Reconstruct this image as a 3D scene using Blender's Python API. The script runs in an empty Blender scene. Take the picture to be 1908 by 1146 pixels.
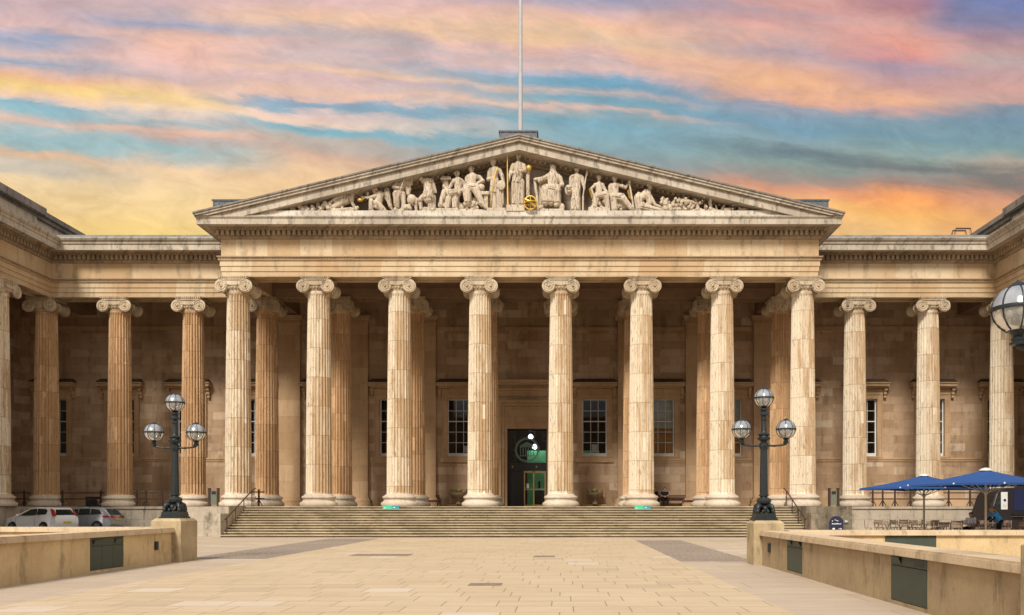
import bpy, bmesh, math, random
from math import pi, sin, cos, radians, sqrt, atan2
from mathutils import Vector, Matrix
random.seed(7)
C = bpy.context.scene.collection
SC = bpy.context.scene

# ------------------------------------------------------------------ camera
F = 1538.0
cam_d = bpy.data.cameras.new('camera'); cam = bpy.data.objects.new('camera', cam_d); C.objects.link(cam)
cam.location = (0, 0, 1.66); cam.rotation_euler = (pi/2, 0, 0)
cam_d.sensor_width = 36.0; cam_d.lens = 36.0*F/1908.0
cam_d.shift_x = (954-1045)/1908.0; cam_d.shift_y = (943.5-573)/1908.0
cam_d.clip_start = 0.1; cam_d.clip_end = 2000
SC.camera = cam
SC.view_settings.view_transform = 'Standard'; SC.view_settings.look = 'None'
EXPO = 1.0
SC.view_settings.exposure = EXPO; SC.view_settings.gamma = 1
SC.cycles.max_bounces = 6; SC.cycles.transparent_max_bounces = 12
SC.cycles.sample_clamp_indirect = 4.0

# ------------------------------------------------------------------ sun
SUN_EL, SUN_AZ = radians(44), radians(-16)     # azimuth from behind the camera towards the left
sd = bpy.data.lights.new('sun', 'SUN'); sun = bpy.data.objects.new('sun', sd); C.objects.link(sun)
sd.energy = 2.1; sd.angle = radians(15); sd.color = (1.0, 0.95, 0.87)
sdir = Vector((sin(SUN_AZ)*cos(SUN_EL), -cos(SUN_AZ)*cos(SUN_EL), sin(SUN_EL)))
sun.rotation_euler = sdir.to_track_quat('Z', 'Y').to_euler(); sun.location = (-30, -20, 60)

def lin(c):
    return tuple(((v/255.0)/12.92 if v/255.0 <= 0.04045 else (((v/255.0)+0.055)/1.055)**2.4) for v in c)

# ------------------------------------------------------------------ world
W = bpy.data.worlds.new('World'); SC.world = W; W.use_nodes = True
nt = W.node_tree; nt.nodes.clear()
def N(t, **k):
    n = nt.nodes.new(t)
    for a, b in k.items(): setattr(n, a, b)
    return n
def Lk(a, b): nt.links.new(a, b)
def M2(op, a, b=None, c=None, clamp=False):
    n = nt.nodes.new('ShaderNodeMath'); n.operation = op; n.use_clamp = clamp
    for i, v in enumerate((a, b, c)):
        if v is None: continue
        if isinstance(v, (int, float)): n.inputs[i].default_value = v
        else: nt.links.new(v, n.inputs[i])
    return n.outputs[0]
def warm(c):
    r, g, b = c
    if b > r+8 and r < 180: return (r*.97, g, b*.99)
    if b > r*.97 and r > 140: k = .40
    elif b > g*.98 and r > 185: k = .30
    else: k = 0
    c = (r*(1-k)+k*240, g*(1-k)+k*198, b*(1-k)+k*165)
    return c
def build_world():
    out = N('ShaderNodeOutputWorld'); bg = N('ShaderNodeBackground'); tc = N('ShaderNodeTexCoord')
    sp = N('ShaderNodeSeparateXYZ'); Lk(tc.outputs['Generated'], sp.inputs[0])
    x, y, z = sp.outputs
    az = M2('ARCTAN2', x, y)
    el = M2('ARCSINE', z)
    yc = M2('MAXIMUM', y, 0.25)
    pu = M2('DIVIDE', x, yc); pv = M2('ADD', M2('DIVIDE', z, yc), M2('MULTIPLY', pu, .085))
    # wind-drawn noise: long in azimuth, thin in elevation, sloping slightly
    def noise(su, sv, tilt, detail, seed, rough=0.55, dist=0.0):
        cb = N('ShaderNodeCombineXYZ')
        Lk(M2('MULTIPLY', pu, su), cb.inputs[0])
        Lk(M2('MULTIPLY', M2('ADD', pv, M2('MULTIPLY', pu, tilt)), sv), cb.inputs[1]); cb.inputs[2].default_value = seed
        n = N('ShaderNodeTexNoise'); n.inputs['Scale'].default_value = 1; n.inputs['Detail'].default_value = detail
        n.inputs['Roughness'].default_value = rough; n.inputs['Distortion'].default_value = dist
        Lk(cb.outputs[0], n.inputs['Vector']); return n.outputs['Fac']
    n1 = noise(2.6, 11, 0.0, 5, 1.3, 0.5, 0.5)
    n2 = noise(8.0, 30, 0.02, 9, 5.1, 0.68, 0.4)
    n3 = noise(17, 34, 0.05, 8, 9.7, 0.66, 0.5)
    w = M2('ADD', M2('MULTIPLY', M2('SUBTRACT', n1, 0.5), 0.050), M2('MULTIPLY', M2('SUBTRACT', n2, 0.5), 0.040))
    elw = M2('ADD', pv, w)
    def ramp(px, stops):
        a = math.atan((px-1045)/F)
        r = N('ShaderNodeValToRGB'); cr = r.color_ramp
        fac = M2('MULTIPLY', elw, 1/0.8, clamp=True)
        Lk(fac, r.inputs[0])
        u0 = (px-1045)/F; st = sorted([(((943.5-py)/F+.085*u0)/0.8, lin(warm(c))) for py, c in stops])
        cr.elements[0].position = st[0][0]; cr.elements[0].color = (*st[0][1], 1)
        cr.elements[1].position = st[-1][0]; cr.elements[1].color = (*st[-1][1], 1)
        for p, c in st[1:-1]:
            e = cr.elements.new(p); e.color = (*c, 1)
        return a, r.outputs[0]
    S = [
     (100, [(0,(185,165,190)),(25,(212,184,198)),(45,(225,190,195)),(70,(165,170,195)),(95,(215,190,195)),(118,(168,175,195)),(135,(235,195,180)),(150,(250,195,150)),(165,(255,218,138)),(182,(250,210,175)),(192,(230,210,200)),(200,(155,190,205)),(215,(160,190,200)),(235,(232,195,175)),(250,(165,190,198)),(275,(170,192,195)),(290,(240,195,155)),(305,(190,195,185)),(325,(188,195,183)),(345,(240,212,168)),(400,(248,212,150)),(437,(250,214,134))]),
     (300, [(0,(200,175,190)),(20,(180,170,195)),(45,(168,170,195)),(70,(245,195,170)),(100,(245,195,180)),(130,(215,190,200)),(145,(192,175,190)),(160,(245,200,165)),(185,(255,218,150)),(205,(250,220,190)),(222,(215,205,205)),(235,(170,185,190)),(247,(240,190,165)),(258,(190,180,175)),(280,(170,195,200)),(305,(195,195,185)),(318,(240,205,165)),(345,(244,212,165)),(437,(250,215,136))]),
     (560, [(0,(235,195,190)),(20,(245,200,175)),(40,(248,205,170)),(62,(195,182,195)),(75,(185,185,200)),(90,(220,190,195)),(110,(205,190,205)),(120,(212,190,195)),(132,(250,205,170)),(150,(235,195,190)),(165,(250,205,175)),(180,(240,200,185)),(187,(165,180,200)),(195,(150,178,198)),(205,(235,205,195)),(222,(248,215,190)),(232,(135,180,200)),(242,(145,185,198)),(255,(170,175,178)),(275,(168,170,170)),(290,(215,178,155)),(320,(238,200,160)),(350,(250,210,160)),(437,(250,215,150))]),
     (1060, [(0,(170,165,190)),(18,(205,178,190)),(35,(245,195,165)),(60,(245,205,165)),(85,(248,205,165)),(100,(245,195,175)),(118,(200,178,185)),(130,(225,190,190)),(145,(175,180,200)),(152,(125,170,195)),(168,(125,170,195)),(176,(190,183,190)),(188,(125,172,192)),(203,(150,175,185)),(210,(232,193,175)),(218,(170,180,185)),(230,(135,175,192)),(260,(150,180,190)),(300,(150,165,170)),(437,(240,190,140))]),
     (1480, [(0,(205,150,150)),(25,(190,150,165)),(50,(230,170,155)),(80,(210,165,165)),(100,(170,152,178)),(125,(235,180,150)),(150,(248,190,145)),(180,(235,180,155)),(198,(165,165,180)),(215,(140,165,185)),(240,(130,165,185)),(268,(150,170,178)),(278,(130,145,150)),(290,(118,132,142)),(305,(145,160,155)),(330,(165,155,145)),(350,(225,160,130)),(380,(248,190,125)),(437,(248,200,130))]),
     (1700, [(0,(185,135,145)),(40,(205,150,150)),(80,(238,165,145)),(110,(225,155,150)),(130,(178,152,165)),(160,(215,165,155)),(185,(246,185,145)),(205,(215,170,160)),(225,(140,160,175)),(260,(130,160,175)),(290,(155,170,165)),(315,(118,122,122)),(330,(150,150,145)),(350,(180,142,125)),(372,(252,168,105)),(400,(254,192,112)),(437,(240,195,135))]),
     (1850, [(0,(125,130,175)),(30,(150,140,170)),(60,(175,145,160)),(90,(195,150,155)),(110,(170,155,165)),(135,(195,155,165)),(160,(210,160,160)),(190,(190,155,160)),(205,(145,155,170)),(230,(125,150,170)),(270,(135,160,168)),(290,(155,170,165)),(310,(150,155,150)),(335,(132,127,122)),(350,(165,135,120)),(370,(215,155,125)),(410,(238,175,115)),(437,(240,185,125))]),
    ]
    prev = None; pa = None
    azw = M2('ADD', az, M2('MULTIPLY', M2('SUBTRACT', n1, 0.5), 0.20))
    for px, st in S:
        a, col = ramp(px, st)
        if prev is None: prev = col
        else:
            mr = N('ShaderNodeMapRange'); mr.interpolation_type = 'SMOOTHSTEP'
            Lk(azw, mr.inputs[0]); mr.inputs[1].default_value = pa; mr.inputs[2].default_value = a
            mx = N('ShaderNodeMix', data_type='RGBA'); Lk(mr.outputs[0], mx.inputs[0]); Lk(prev, mx.inputs[6]); Lk(col, mx.inputs[7]); prev = mx.outputs[2]
        pa = a
    # mottled cloud texture: puffs lighter, gaps towards blue grey
    k = N('ShaderNodeMapRange'); Lk(n3, k.inputs[0]); k.inputs[1].default_value = 0.34; k.inputs[2].default_value = 0.68
    k.inputs[3].default_value = 0.85; k.inputs[4].default_value = 1.10
    vm = N('ShaderNodeVectorMath', operation='SCALE'); Lk(prev, vm.inputs[0]); Lk(k.outputs[0], vm.inputs['Scale'])
    g = N('ShaderNodeMapRange', interpolation_type='SMOOTHSTEP'); Lk(n2, g.inputs[0]); g.inputs[1].default_value = 0.60; g.inputs[2].default_value = 0.36; g.inputs[3].default_value = 0.0; g.inputs[4].default_value = 0.22
    up = N('ShaderNodeMapRange', interpolation_type='SMOOTHSTEP'); Lk(el, up.inputs[0]); up.inputs[1].default_value = radians(21); up.inputs[2].default_value = radians(28)
    gm = N('ShaderNodeMix', data_type='RGBA'); Lk(M2('MULTIPLY', g.outputs[0], up.outputs[0]), gm.inputs[0]); Lk(vm.outputs[0], gm.inputs[6]); gm.inputs[7].default_value = (*lin((132,150,176)), 1)
    # clear high sky above the clouds
    sky = N('ShaderNodeTexSky', sky_type='NISHITA'); sky.sun_disc = False
    sky.sun_elevation = SUN_EL; sky.sun_rotation = pi - SUN_AZ if False else (pi + SUN_AZ)
    sk = N('ShaderNodeVectorMath', operation='SCALE'); Lk(sky.outputs[0], sk.inputs[0]); sk.inputs['Scale'].default_value = 0.15*1.7
    bh = N('ShaderNodeMapRange', interpolation_type='SMOOTHSTEP'); Lk(y, bh.inputs[0]); bh.inputs[1].default_value = .55; bh.inputs[2].default_value = .05; bh.inputs[3].default_value = 0.0; bh.inputs[4].default_value = 1.0
    gs = N('ShaderNodeMix', data_type='RGBA'); Lk(bh.outputs[0], gs.inputs[0]); Lk(gm.outputs[2], gs.inputs[6])
    gn = N('ShaderNodeVectorMath', operation='SCALE'); Lk(k.outputs[0], gn.inputs['Scale']); gn.inputs[0].default_value = (1.14, 1.08, 1.0); Lk(gn.outputs[0], gs.inputs[7])
    hi = N('ShaderNodeMapRange', interpolation_type='SMOOTHSTEP'); Lk(el, hi.inputs[0]); hi.inputs[1].default_value = radians(38); hi.inputs[2].default_value = radians(75); hi.inputs[4].default_value = 0.35
    mx = N('ShaderNodeMix', data_type='RGBA'); Lk(hi.outputs[0], mx.inputs[0]); Lk(gs.outputs[2], mx.inputs[6]); Lk(sk.outputs[0], mx.inputs[7])
    Lk(mx.outputs[2], bg.inputs[0]); bg.inputs[1].default_value = 1.0/(2**EXPO)
    Lk(bg.outputs[0], out.inputs[0])
build_world()

# ------------------------------------------------------------------ mesh helpers
class B:
    def __init__(s): s.bm = bmesh.new()
    def box(s, x0, x1, y0, y1, z0, z1):
        v = [s.bm.verts.new(p) for p in ((x0,y0,z0),(x1,y0,z0),(x1,y1,z0),(x0,y1,z0),(x0,y0,z1),(x1,y0,z1),(x1,y1,z1),(x0,y1,z1))]
        for f in ((0,3,2,1),(4,5,6,7),(0,1,5,4),(1,2,6,5),(2,3,7,6),(3,0,4,7)): s.bm.faces.new([v[i] for i in f])
        return s
    def hexa(s, p):      # eight arbitrary corners, bottom four then top four
        v = [s.bm.verts.new(q) for q in p]
        for f in ((0,3,2,1),(4,5,6,7),(0,1,5,4),(1,2,6,5),(2,3,7,6),(3,0,4,7)): s.bm.faces.new([v[i] for i in f])
        return s
    def lathe(s, prof, c=(0,0,0), n=24, M=None, cap=True):
        rings = []
        for r, z in prof:
            ring = []
            for i in range(n):
                a = 2*pi*i/n; p = Vector((r*cos(a), r*sin(a), z))
                if M is not None: p = M @ p
                ring.append(s.bm.verts.new(p+Vector(c)))
            rings.append(ring)
        for a, b in zip(rings, rings[1:]):
            for i in range(n): s.bm.faces.new((a[i], a[(i+1)%n], b[(i+1)%n], b[i]))
        if cap:
            s.bm.faces.new(rings[0][::-1]); s.bm.faces.new(rings[-1])
        return s
    def tube(s, pts, r, n=8, closed=False, cap=True):
        pts = [Vector(p) for p in pts]; m = len(pts)
        rr = r if isinstance(r, (list, tuple)) else [r]*m
        rings = []; prevu = None
        for i, p in enumerate(pts):
            if closed: d = pts[(i+1)%m]-pts[i-1]
            else: d = (pts[min(i+1,m-1)]-pts[max(i-1,0)])
            if d.length < 1e-9: d = Vector((0,0,1))
            d.normalize()
            u = prevu if prevu is not None else (Vector((0,0,1)) if abs(d.z) < .9 else Vector((1,0,0)))
            u = (u-d*u.dot(d))
            if u.length < 1e-6: u = d.orthogonal()
            u.normalize(); prevu = u; w = d.cross(u)
            rings.append([s.bm.verts.new(p+(u*cos(2*pi*k/n)+w*sin(2*pi*k/n))*rr[i]) for k in range(n)])
        prs = list(zip(rings, rings[1:]))+([(rings[-1], rings[0])] if closed else [])
        for a, b in prs:
            for k in range(n): s.bm.faces.new((a[k], a[(k+1)%n], b[(k+1)%n], b[k]))
        if cap and not closed:
            s.bm.faces.new(rings[0][::-1]); s.bm.faces.new(rings[-1])
        return s
    def ball(s, c, r, sx=1, sy=1, sz=1, n=12):
        res = bmesh.ops.create_uvsphere(s.bm, u_segments=n, v_segments=max(6, n//2+2), radius=1)
        for v in res['verts']: v.co = Vector((v.co.x*r*sx+c[0], v.co.y*r*sy+c[1], v.co.z*r*sz+c[2]))
        return s
    def caps(s, p, q, r1, r2, n=10):
        p = Vector(p); q = Vector(q)
        if (q-p).length < 1e-4: return s.ball(p, max(r1, r2), n=n)
        d = (q-p).normalized()
        pts = []; rr = []
        for a in (80, 55, 28): pts.append(p-d*r1*sin(radians(a))); rr.append(r1*cos(radians(a)))
        pts += [p, q]; rr += [r1, r2]
        for a in (28, 55, 80): pts.append(q+d*r2*sin(radians(a))); rr.append(r2*cos(radians(a)))
        return s.tube(pts, rr, n)
    def prism(s, poly, y0, y1, f=None):   # polygon in xz pushed along y
        f = f or (lambda x, y, z: (x, y, z))
        a = [s.bm.verts.new(f(x, y0, z)) for x, z in poly]; b = [s.bm.verts.new(f(x, y1, z)) for x, z in poly]; n = len(poly)
        s.bm.faces.new(a); s.bm.faces.new(b[::-1])
        for i in range(n): s.bm.faces.new((a[i], b[i], b[(i+1)%n], a[(i+1)%n]))
        return s
    def sweep(s, path, prof, closed=True, ends=True):
        n = len(path); P = [Vector((p[0], p[1])) for p in path]; offs = []
        for i in range(n):
            ds = []
            if i > 0: ds.append((P[i]-P[i-1]).normalized())
            if i < n-1: ds.append((P[i+1]-P[i]).normalized())
            ns = [Vector((d.y, -d.x)) for d in ds]
            if len(ns) == 1: offs.append(ns[0])
            else: offs.append((ns[0]+ns[1])/(1+ns[0].dot(ns[1])))
        rings = [[s.bm.verts.new((P[i].x+offs[i].x*d, P[i].y+offs[i].y*d, z)) for d, z in prof] for i in range(n)]
        m = len(prof)
        for a, b in zip(rings, rings[1:]):
            for k in range(m if closed else m-1): s.bm.faces.new((a[k], a[(k+1)%m], b[(k+1)%m], b[k]))
        if closed and ends:
            s.bm.faces.new(rings[0][::-1]); s.bm.faces.new(rings[-1])
        return s
    def mesh(s, name, mat, smooth=None):
        bmesh.ops.recalc_face_normals(s.bm, faces=s.bm.faces[:])
        me = bpy.data.meshes.new(name); s.bm.to_mesh(me); s.bm.free()
        if mat: me.materials.append(mat)
        if smooth is not None:
            me.polygons.foreach_set('use_smooth', [True]*len(me.polygons)); me.set_sharp_from_angle(angle=radians(smooth))
        return me

def obj(name, b, mat, parent=None, world=False, smooth=None, label=None, loc=None, rot=None):
    me = b.mesh(name, mat, smooth) if isinstance(b, B) else b
    o = bpy.data.objects.new(name, me); C.objects.link(o)
    if parent:
        o.parent = parent
        if world: o.matrix_parent_inverse = wmat(parent).inverted()
    if loc: o.location = loc
    if rot: o.rotation_euler = rot
    if label: o['label'] = label
    return o
def wmat(o):
    m = Matrix.Translation(o.location) @ o.rotation_euler.to_matrix().to_4x4()
    return wmat(o.parent) @ o.matrix_parent_inverse @ m if o.parent else m
def split_obj(name, b, mat, **k):
    bm = b.bm; seen = set(); comps = []
    for v in bm.verts:
        if v in seen: continue
        st = [v]; comp = []; seen.add(v)
        while st:
            q = st.pop(); comp.append(q)
            for e in q.link_edges:
                w = e.other_vert(q)
                if w not in seen: seen.add(w); st.append(w)
        comps.append(comp)
    for comp in comps:
        nb = B(); mp = {v: nb.bm.verts.new(v.co) for v in comp}; fs = set(f for v in comp for f in v.link_faces)
        for f in fs: nb.bm.faces.new([mp[v] for v in f.verts])
        obj(name, nb, mat, **k)
    bm.free()
def thing(name, label, cat, loc=(0,0,0), rotz=0, group=None):
    o = bpy.data.objects.new(name, None); C.objects.link(o); o.empty_display_size = .3
    o.location = loc; o.rotation_euler = (0,0,rotz); o['label'] = label; o['category'] = cat
    if group: o['group'] = group
    return o
def tag(o, label, cat, group=None):
    o['label'] = label; o['category'] = cat
    if group: o['group'] = group
    return o
def recenter(o):
    me = o.data; xs = [v.co for v in me.vertices]
    c = Vector(((min(p.x for p in xs)+max(p.x for p in xs))/2, (min(p.y for p in xs)+max(p.y for p in xs))/2, min(p.z for p in xs)))
    me.transform(Matrix.Translation(-c)); o.location = o.location+c
    return o
def copy_tree(o, parent=None):
    c = o.copy(); C.objects.link(c); c.parent = parent
    for ch in o.children: copy_tree(ch, c)
    return c
def struct(name, b, mat, smooth=None):
    o = obj(name, b, mat, smooth=smooth); o['kind'] = 'structure'; return o

# ------------------------------------------------------------------ materials
def newmat(name):
    m = bpy.data.materials.new(name); m.use_nodes = True; m.node_tree.nodes.clear()
    return m
class G:
    def __init__(s, name):
        s.m = newmat(name); s.t = s.m.node_tree
        s.out = s.n('ShaderNodeOutputMaterial'); s.tc = s.n('ShaderNodeTexCoord')
    def n(s, t, **k):
        n = s.t.nodes.new(t)
        for a, b in k.items(): setattr(n, a, b)
        return n
    def l(s, a, b): s.t.links.new(a, b)
    def set(s, sock, v):
        if hasattr(v, 'links') or isinstance(v, bpy.types.NodeSocket): s.l(v, sock)
        elif isinstance(v, tuple) and len(v) == 3 and len(sock.default_value) == 4: sock.default_value = (*v, 1)
        else: sock.default_value = v
    def math(s, op, a, b=None, clamp=False):
        n = s.n('ShaderNodeMath', operation=op); n.use_clamp = clamp
        s.set(n.inputs[0], a)
        if b is not None: s.set(n.inputs[1], b)
        return n.outputs[0]
    def vmul(s, v, k):
        n = s.n('ShaderNodeVectorMath', operation='MULTIPLY'); s.set(n.inputs[0], v); n.inputs[1].default_value = k; return n.outputs[0]
    def vadd(s, v, k):
        n = s.n('ShaderNodeVectorMath', operation='ADD'); s.set(n.inputs[0], v); s.set(n.inputs[1], k); return n.outputs[0]
    def noise(s, v, scale=1, detail=4, rough=.55, dist=0):
        n = s.n('ShaderNodeTexNoise'); s.set(n.inputs['Vector'], v); n.inputs['Scale'].default_value = scale
        n.inputs['Detail'].default_value = detail; n.inputs['Roughness'].default_value = rough; n.inputs['Distortion'].default_value = dist
        return n.outputs['Fac']
    def map(s, v, a, b, c=0., d=1., smooth=True):
        n = s.n('ShaderNodeMapRange'); n.interpolation_type = 'SMOOTHSTEP' if smooth else 'LINEAR'
        s.set(n.inputs[0], v)
        for i, q in enumerate((a, b, c, d)): n.inputs[i+1].default_value = q
        return n.outputs[0]
    def mix(s, f, a, b, mode='MIX'):
        n = s.n('ShaderNodeMix', data_type='RGBA', blend_type=mode); s.set(n.inputs[0], f); s.set(n.inputs[6], a); s.set(n.inputs[7], b); return n.outputs[2]
    def scale(s, c, k):
        n = s.n('ShaderNodeVectorMath', operation='SCALE'); s.set(n.inputs[0], c); s.set(n.inputs['Scale'], k); return n.outputs[0]
    def sep(s, v):
        n = s.n('ShaderNodeSeparateXYZ'); s.set(n.inputs[0], v); return n.outputs
    def comb(s, x, y, z):
        n = s.n('ShaderNodeCombineXYZ')
        for i, q in enumerate((x, y, z)): s.set(n.inputs[i], q)
        return n.outputs[0]
    def finish(s, col, rough=.85, bump=None, bs=.3, bd=.02, spec=.3, metal=0.):
        p = s.n('ShaderNodeBsdfPrincipled'); s.set(p.inputs['Base Color'], col); s.set(p.inputs['Roughness'], rough)
        p.inputs['Specular IOR Level'].default_value = spec; p.inputs['Metallic'].default_value = metal
        if bump is not None:
            b = s.n('ShaderNodeBump'); b.inputs['Strength'].default_value = bs; b.inputs['Distance'].default_value = bd
            s.l(bump, b.inputs['Height']); s.l(b.outputs[0], p.inputs['Normal'])
        s.l(p.outputs[0], s.out.inputs[0]); return s.m

def world_uv(g):
    geo = g.n('ShaderNodeNewGeometry'); x, y, z = g.sep(geo.outputs['Position'])
    return geo.outputs['Position'], g.comb(g.math('ADD', x, y), z, 0.0), (x, y, z)

def ashlar(name, c1, c2, bw, bh, joint=.012, stain=.35, stain_col=(.10,.075,.05), jointc=None, pale=None, contrast=1.0, off=0.0, grime=0.0, zoff=0.0):
    """dressed stone in coursed blocks: every block its own tint, blotches, run-off streaks, fine grain"""
    g = G(name); pos, uv, (x, y, z) = world_uv(g)
    uv2 = g.vadd(uv, (off, zoff, 0))
    br = g.n('ShaderNodeTexBrick'); g.l(uv2, br.inputs['Vector'])
    br.inputs['Scale'].default_value = 1; br.inputs['Brick Width'].default_value = bw; br.inputs['Row Height'].default_value = bh
    br.inputs['Mortar Size'].default_value = joint; br.inputs['Mortar Smooth'].default_value = .3; br.inputs['Bias'].default_value = 0
    br.inputs['Color1'].default_value = (0,0,0,1); br.inputs['Color2'].default_value = (1,1,1,1); br.inputs['Mortar'].default_value = (.5,.5,.5,1)
    blk = g.sep(br.outputs['Color'])[0]
    big = g.noise(pos, .35, 4, .6)
    fac = g.math('ADD', g.math('MULTIPLY', blk, .55*contrast), g.math('MULTIPLY', g.map(big, .3, .7), .55), clamp=True)
    col = g.mix(fac, c1, c2)
    if pale:
        wn = g.n('ShaderNodeTexWhiteNoise', noise_dimensions='1D'); g.l(g.math('MULTIPLY', blk, 91.7), wn.inputs['W'])
        col = g.mix(g.map(wn.outputs['Value'], .92, .93, 0, .6), col, pale)
    st = g.noise(g.comb(g.math('MULTIPLY', g.math('ADD', x, y), 2.2), g.math('MULTIPLY', y, .7), g.math('MULTIPLY', z, .28)), 1, 6, .65)
    st2 = g.noise(pos, 1.7, 7, .7)
    sm = g.math('MULTIPLY', g.map(st, .46, .66), g.map(st2, .38, .60))
    col = g.mix(g.math('MULTIPLY', sm, stain), col, stain_col)
    gr = g.noise(pos, 14, 5, .7)
    col = g.scale(col, g.map(gr, .25, .75, .86, 1.12, False))
    if grime:
        col = g.mix(g.math('MULTIPLY', g.map(g.noise(pos, .9, 6, .7), .45, .62), grime), col, (.035,.03,.025))
    mort = g.math('MULTIPLY', br.outputs['Fac'], .75)
    col = g.mix(mort, col, jointc or tuple(v*.45 for v in c1))
    h = g.math('SUBTRACT', g.math('MULTIPLY', gr, .25), br.outputs['Fac'])
    return g.finish(col, .88, h, .5, .012)

def mould(name, c1, c2, stain=.4, stain_col=(.06,.05,.04), sc=1.0):
    g = G(name); pos, uv, (x, y, z) = world_uv(g)
    col = g.mix(g.map(g.noise(pos, .5, 5, .6), .3, .7), c1, c2)
    blk = g.n('ShaderNodeTexWhiteNoise', noise_dimensions='1D'); g.l(g.math('FLOOR', g.math('MULTIPLY', g.math('ADD', x, y), .55)), blk.inputs['W'])
    col = g.scale(col, g.map(blk.outputs['Value'], 0, 1, .88, 1.1, False))
    st = g.noise(g.comb(g.math('MULTIPLY', g.math('ADD', x, y), 4*sc), g.math('MULTIPLY', y, 1.1), g.math('MULTIPLY', z, 1.2)), 1, 7, .7)
    col = g.mix(g.math('MULTIPLY', g.map(st, .48, .66), stain), col, stain_col)
    gr = g.noise(pos, 16, 4, .7); col = g.scale(col, g.map(gr, .25, .75, .85, 1.12, False))
    return g.finish(col, .88, gr, .4, .01)

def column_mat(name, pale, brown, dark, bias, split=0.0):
    g = G(name); oi = g.n('ShaderNodeObjectInfo'); x, y, z = g.sep(g.tc.outputs['Object'])
    rnd = oi.outputs['Random']
    r = g.math('MULTIPLY', rnd, 57.0)
    ang = g.math('ARCTAN2', y, x)
    dr = g.math('ADD', g.math('MULTIPLY', z, 1/1.72), g.math('MULTIPLY', rnd, 3.0))
    drum = g.math('FLOOR', dr)
    wn = g.n('ShaderNodeTexWhiteNoise', noise_dimensions='1D'); g.l(g.math('ADD', drum, r), wn.inputs['W'])
    # dirt that has run down the flutes in long streaks, different in each drum
    sv = g.comb(g.math('ADD', g.math('MULTIPLY', x, 3.2), r), g.math('MULTIPLY', y, 3.2), g.math('ADD', g.math('MULTIPLY', z, .22), g.math('MULTIPLY', drum, 1.7)))
    s1 = g.noise(sv, 1, 5, .6)
    s2 = g.noise(g.comb(g.math('MULTIPLY', x, 9), g.math('ADD', g.math('MULTIPLY', y, 9), r), g.math('MULTIPLY', z, .8)), 1, 7, .75)
    side = g.math('MULTIPLY', g.math('COSINE', g.math('SUBTRACT', ang, radians(-20))), split)  # right side browner: part stain, part side light put into the colour
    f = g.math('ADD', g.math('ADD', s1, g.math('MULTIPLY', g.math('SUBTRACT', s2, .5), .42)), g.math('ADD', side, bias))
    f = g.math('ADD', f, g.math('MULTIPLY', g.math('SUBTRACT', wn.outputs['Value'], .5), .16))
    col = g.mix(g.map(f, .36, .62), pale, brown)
    pit = g.noise(g.comb(g.math('MULTIPLY', x, 13), g.math('MULTIPLY', y, 13), g.math('ADD', g.math('MULTIPLY', z, 2.2), r)), 1, 6, .78)
    col = g.mix(g.map(pit, .53, .65, 0, .75), col, dark)
    # pale dutchman repairs let into single flutes
    cell = g.comb(g.math('FLOOR', g.math('MULTIPLY', ang, 12/pi)), g.math('FLOOR', g.math('ADD', g.math('MULTIPLY', z, 1/.85), r)), drum)
    w2 = g.n('ShaderNodeTexWhiteNoise', noise_dimensions='3D'); g.l(cell, w2.inputs['Vector'])
    col = g.mix(g.map(w2.outputs['Value'], .988, .989, 0, .8), col, tuple(min(.75, v*1.12) for v in pale))
    # drum joints
    fr = g.math('FRACT', dr); jt = g.math('MAXIMUM', g.map(fr, .012, .004), g.map(fr, .988, .996))
    col = g.mix(g.math('MULTIPLY', jt, .65), col, dark)
    gr = g.noise(g.tc.outputs['Object'], 18, 5, .7)
    col = g.scale(col, g.map(gr, .25, .75, .85, 1.12, False))
    return g.finish(col, .88, g.math('ADD', pit, gr), .45, .012)

def plain(name, col, rough=.6, spec=.4, metal=0., var=.12, sc=6, bump=.0, col2=None):
    g = G(name); n = g.noise(g.tc.outputs['Object'], sc, 5, .65)
    c = g.mix(g.map(n, .35, .65), col, col2) if col2 else g.scale(g.mix(0., col, col), g.map(n, .25, .75, 1-var, 1+var, False))
    return g.finish(c, rough, n if bump else None, bump, .01, spec, metal)

def glass(name, tint=(.9,.93,.92), refl=.10, milky=0., mcol=(.7,.72,.72), rough=.02):
    g = G(name)
    tr = g.n('ShaderNodeBsdfTransparent'); tr.inputs[0].default_value = (*tint, 1)
    gl = g.n('ShaderNodeBsdfGlossy'); gl.inputs['Roughness'].default_value = rough
    fr = g.n('ShaderNodeFresnel'); fr.inputs[0].default_value = 1.5
    f = g.math('ADD', fr.outputs[0], refl, clamp=True)
    mx = g.n('ShaderNodeMixShader'); g.l(f, mx.inputs[0]); g.l(tr.outputs[0], mx.inputs[1]); g.l(gl.outputs[0], mx.inputs[2])
    o = mx.outputs[0]
    if milky:
        df = g.n('ShaderNodeBsdfDiffuse'); df.inputs[0].default_value = (*mcol, 1)
        m2 = g.n('ShaderNodeMixShader'); n = g.noise(g.tc.outputs['Object'], 3, 4, .6)
        g.l(g.map(n, .3, .7, milky*.6, milky*1.3), m2.inputs[0]); g.l(o, m2.inputs[1]); g.l(df.outputs[0], m2.inputs[2]); o = m2.outputs[0]
    g.l(o, g.out.inputs[0]); return g.m
def emit(name, col, st):
    g = G(name); e = g.n('ShaderNodeEmission'); e.inputs[0].default_value = (*col, 1); e.inputs[1].default_value = st
    g.l(e.outputs[0], g.out.inputs[0]); return g.m

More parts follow.
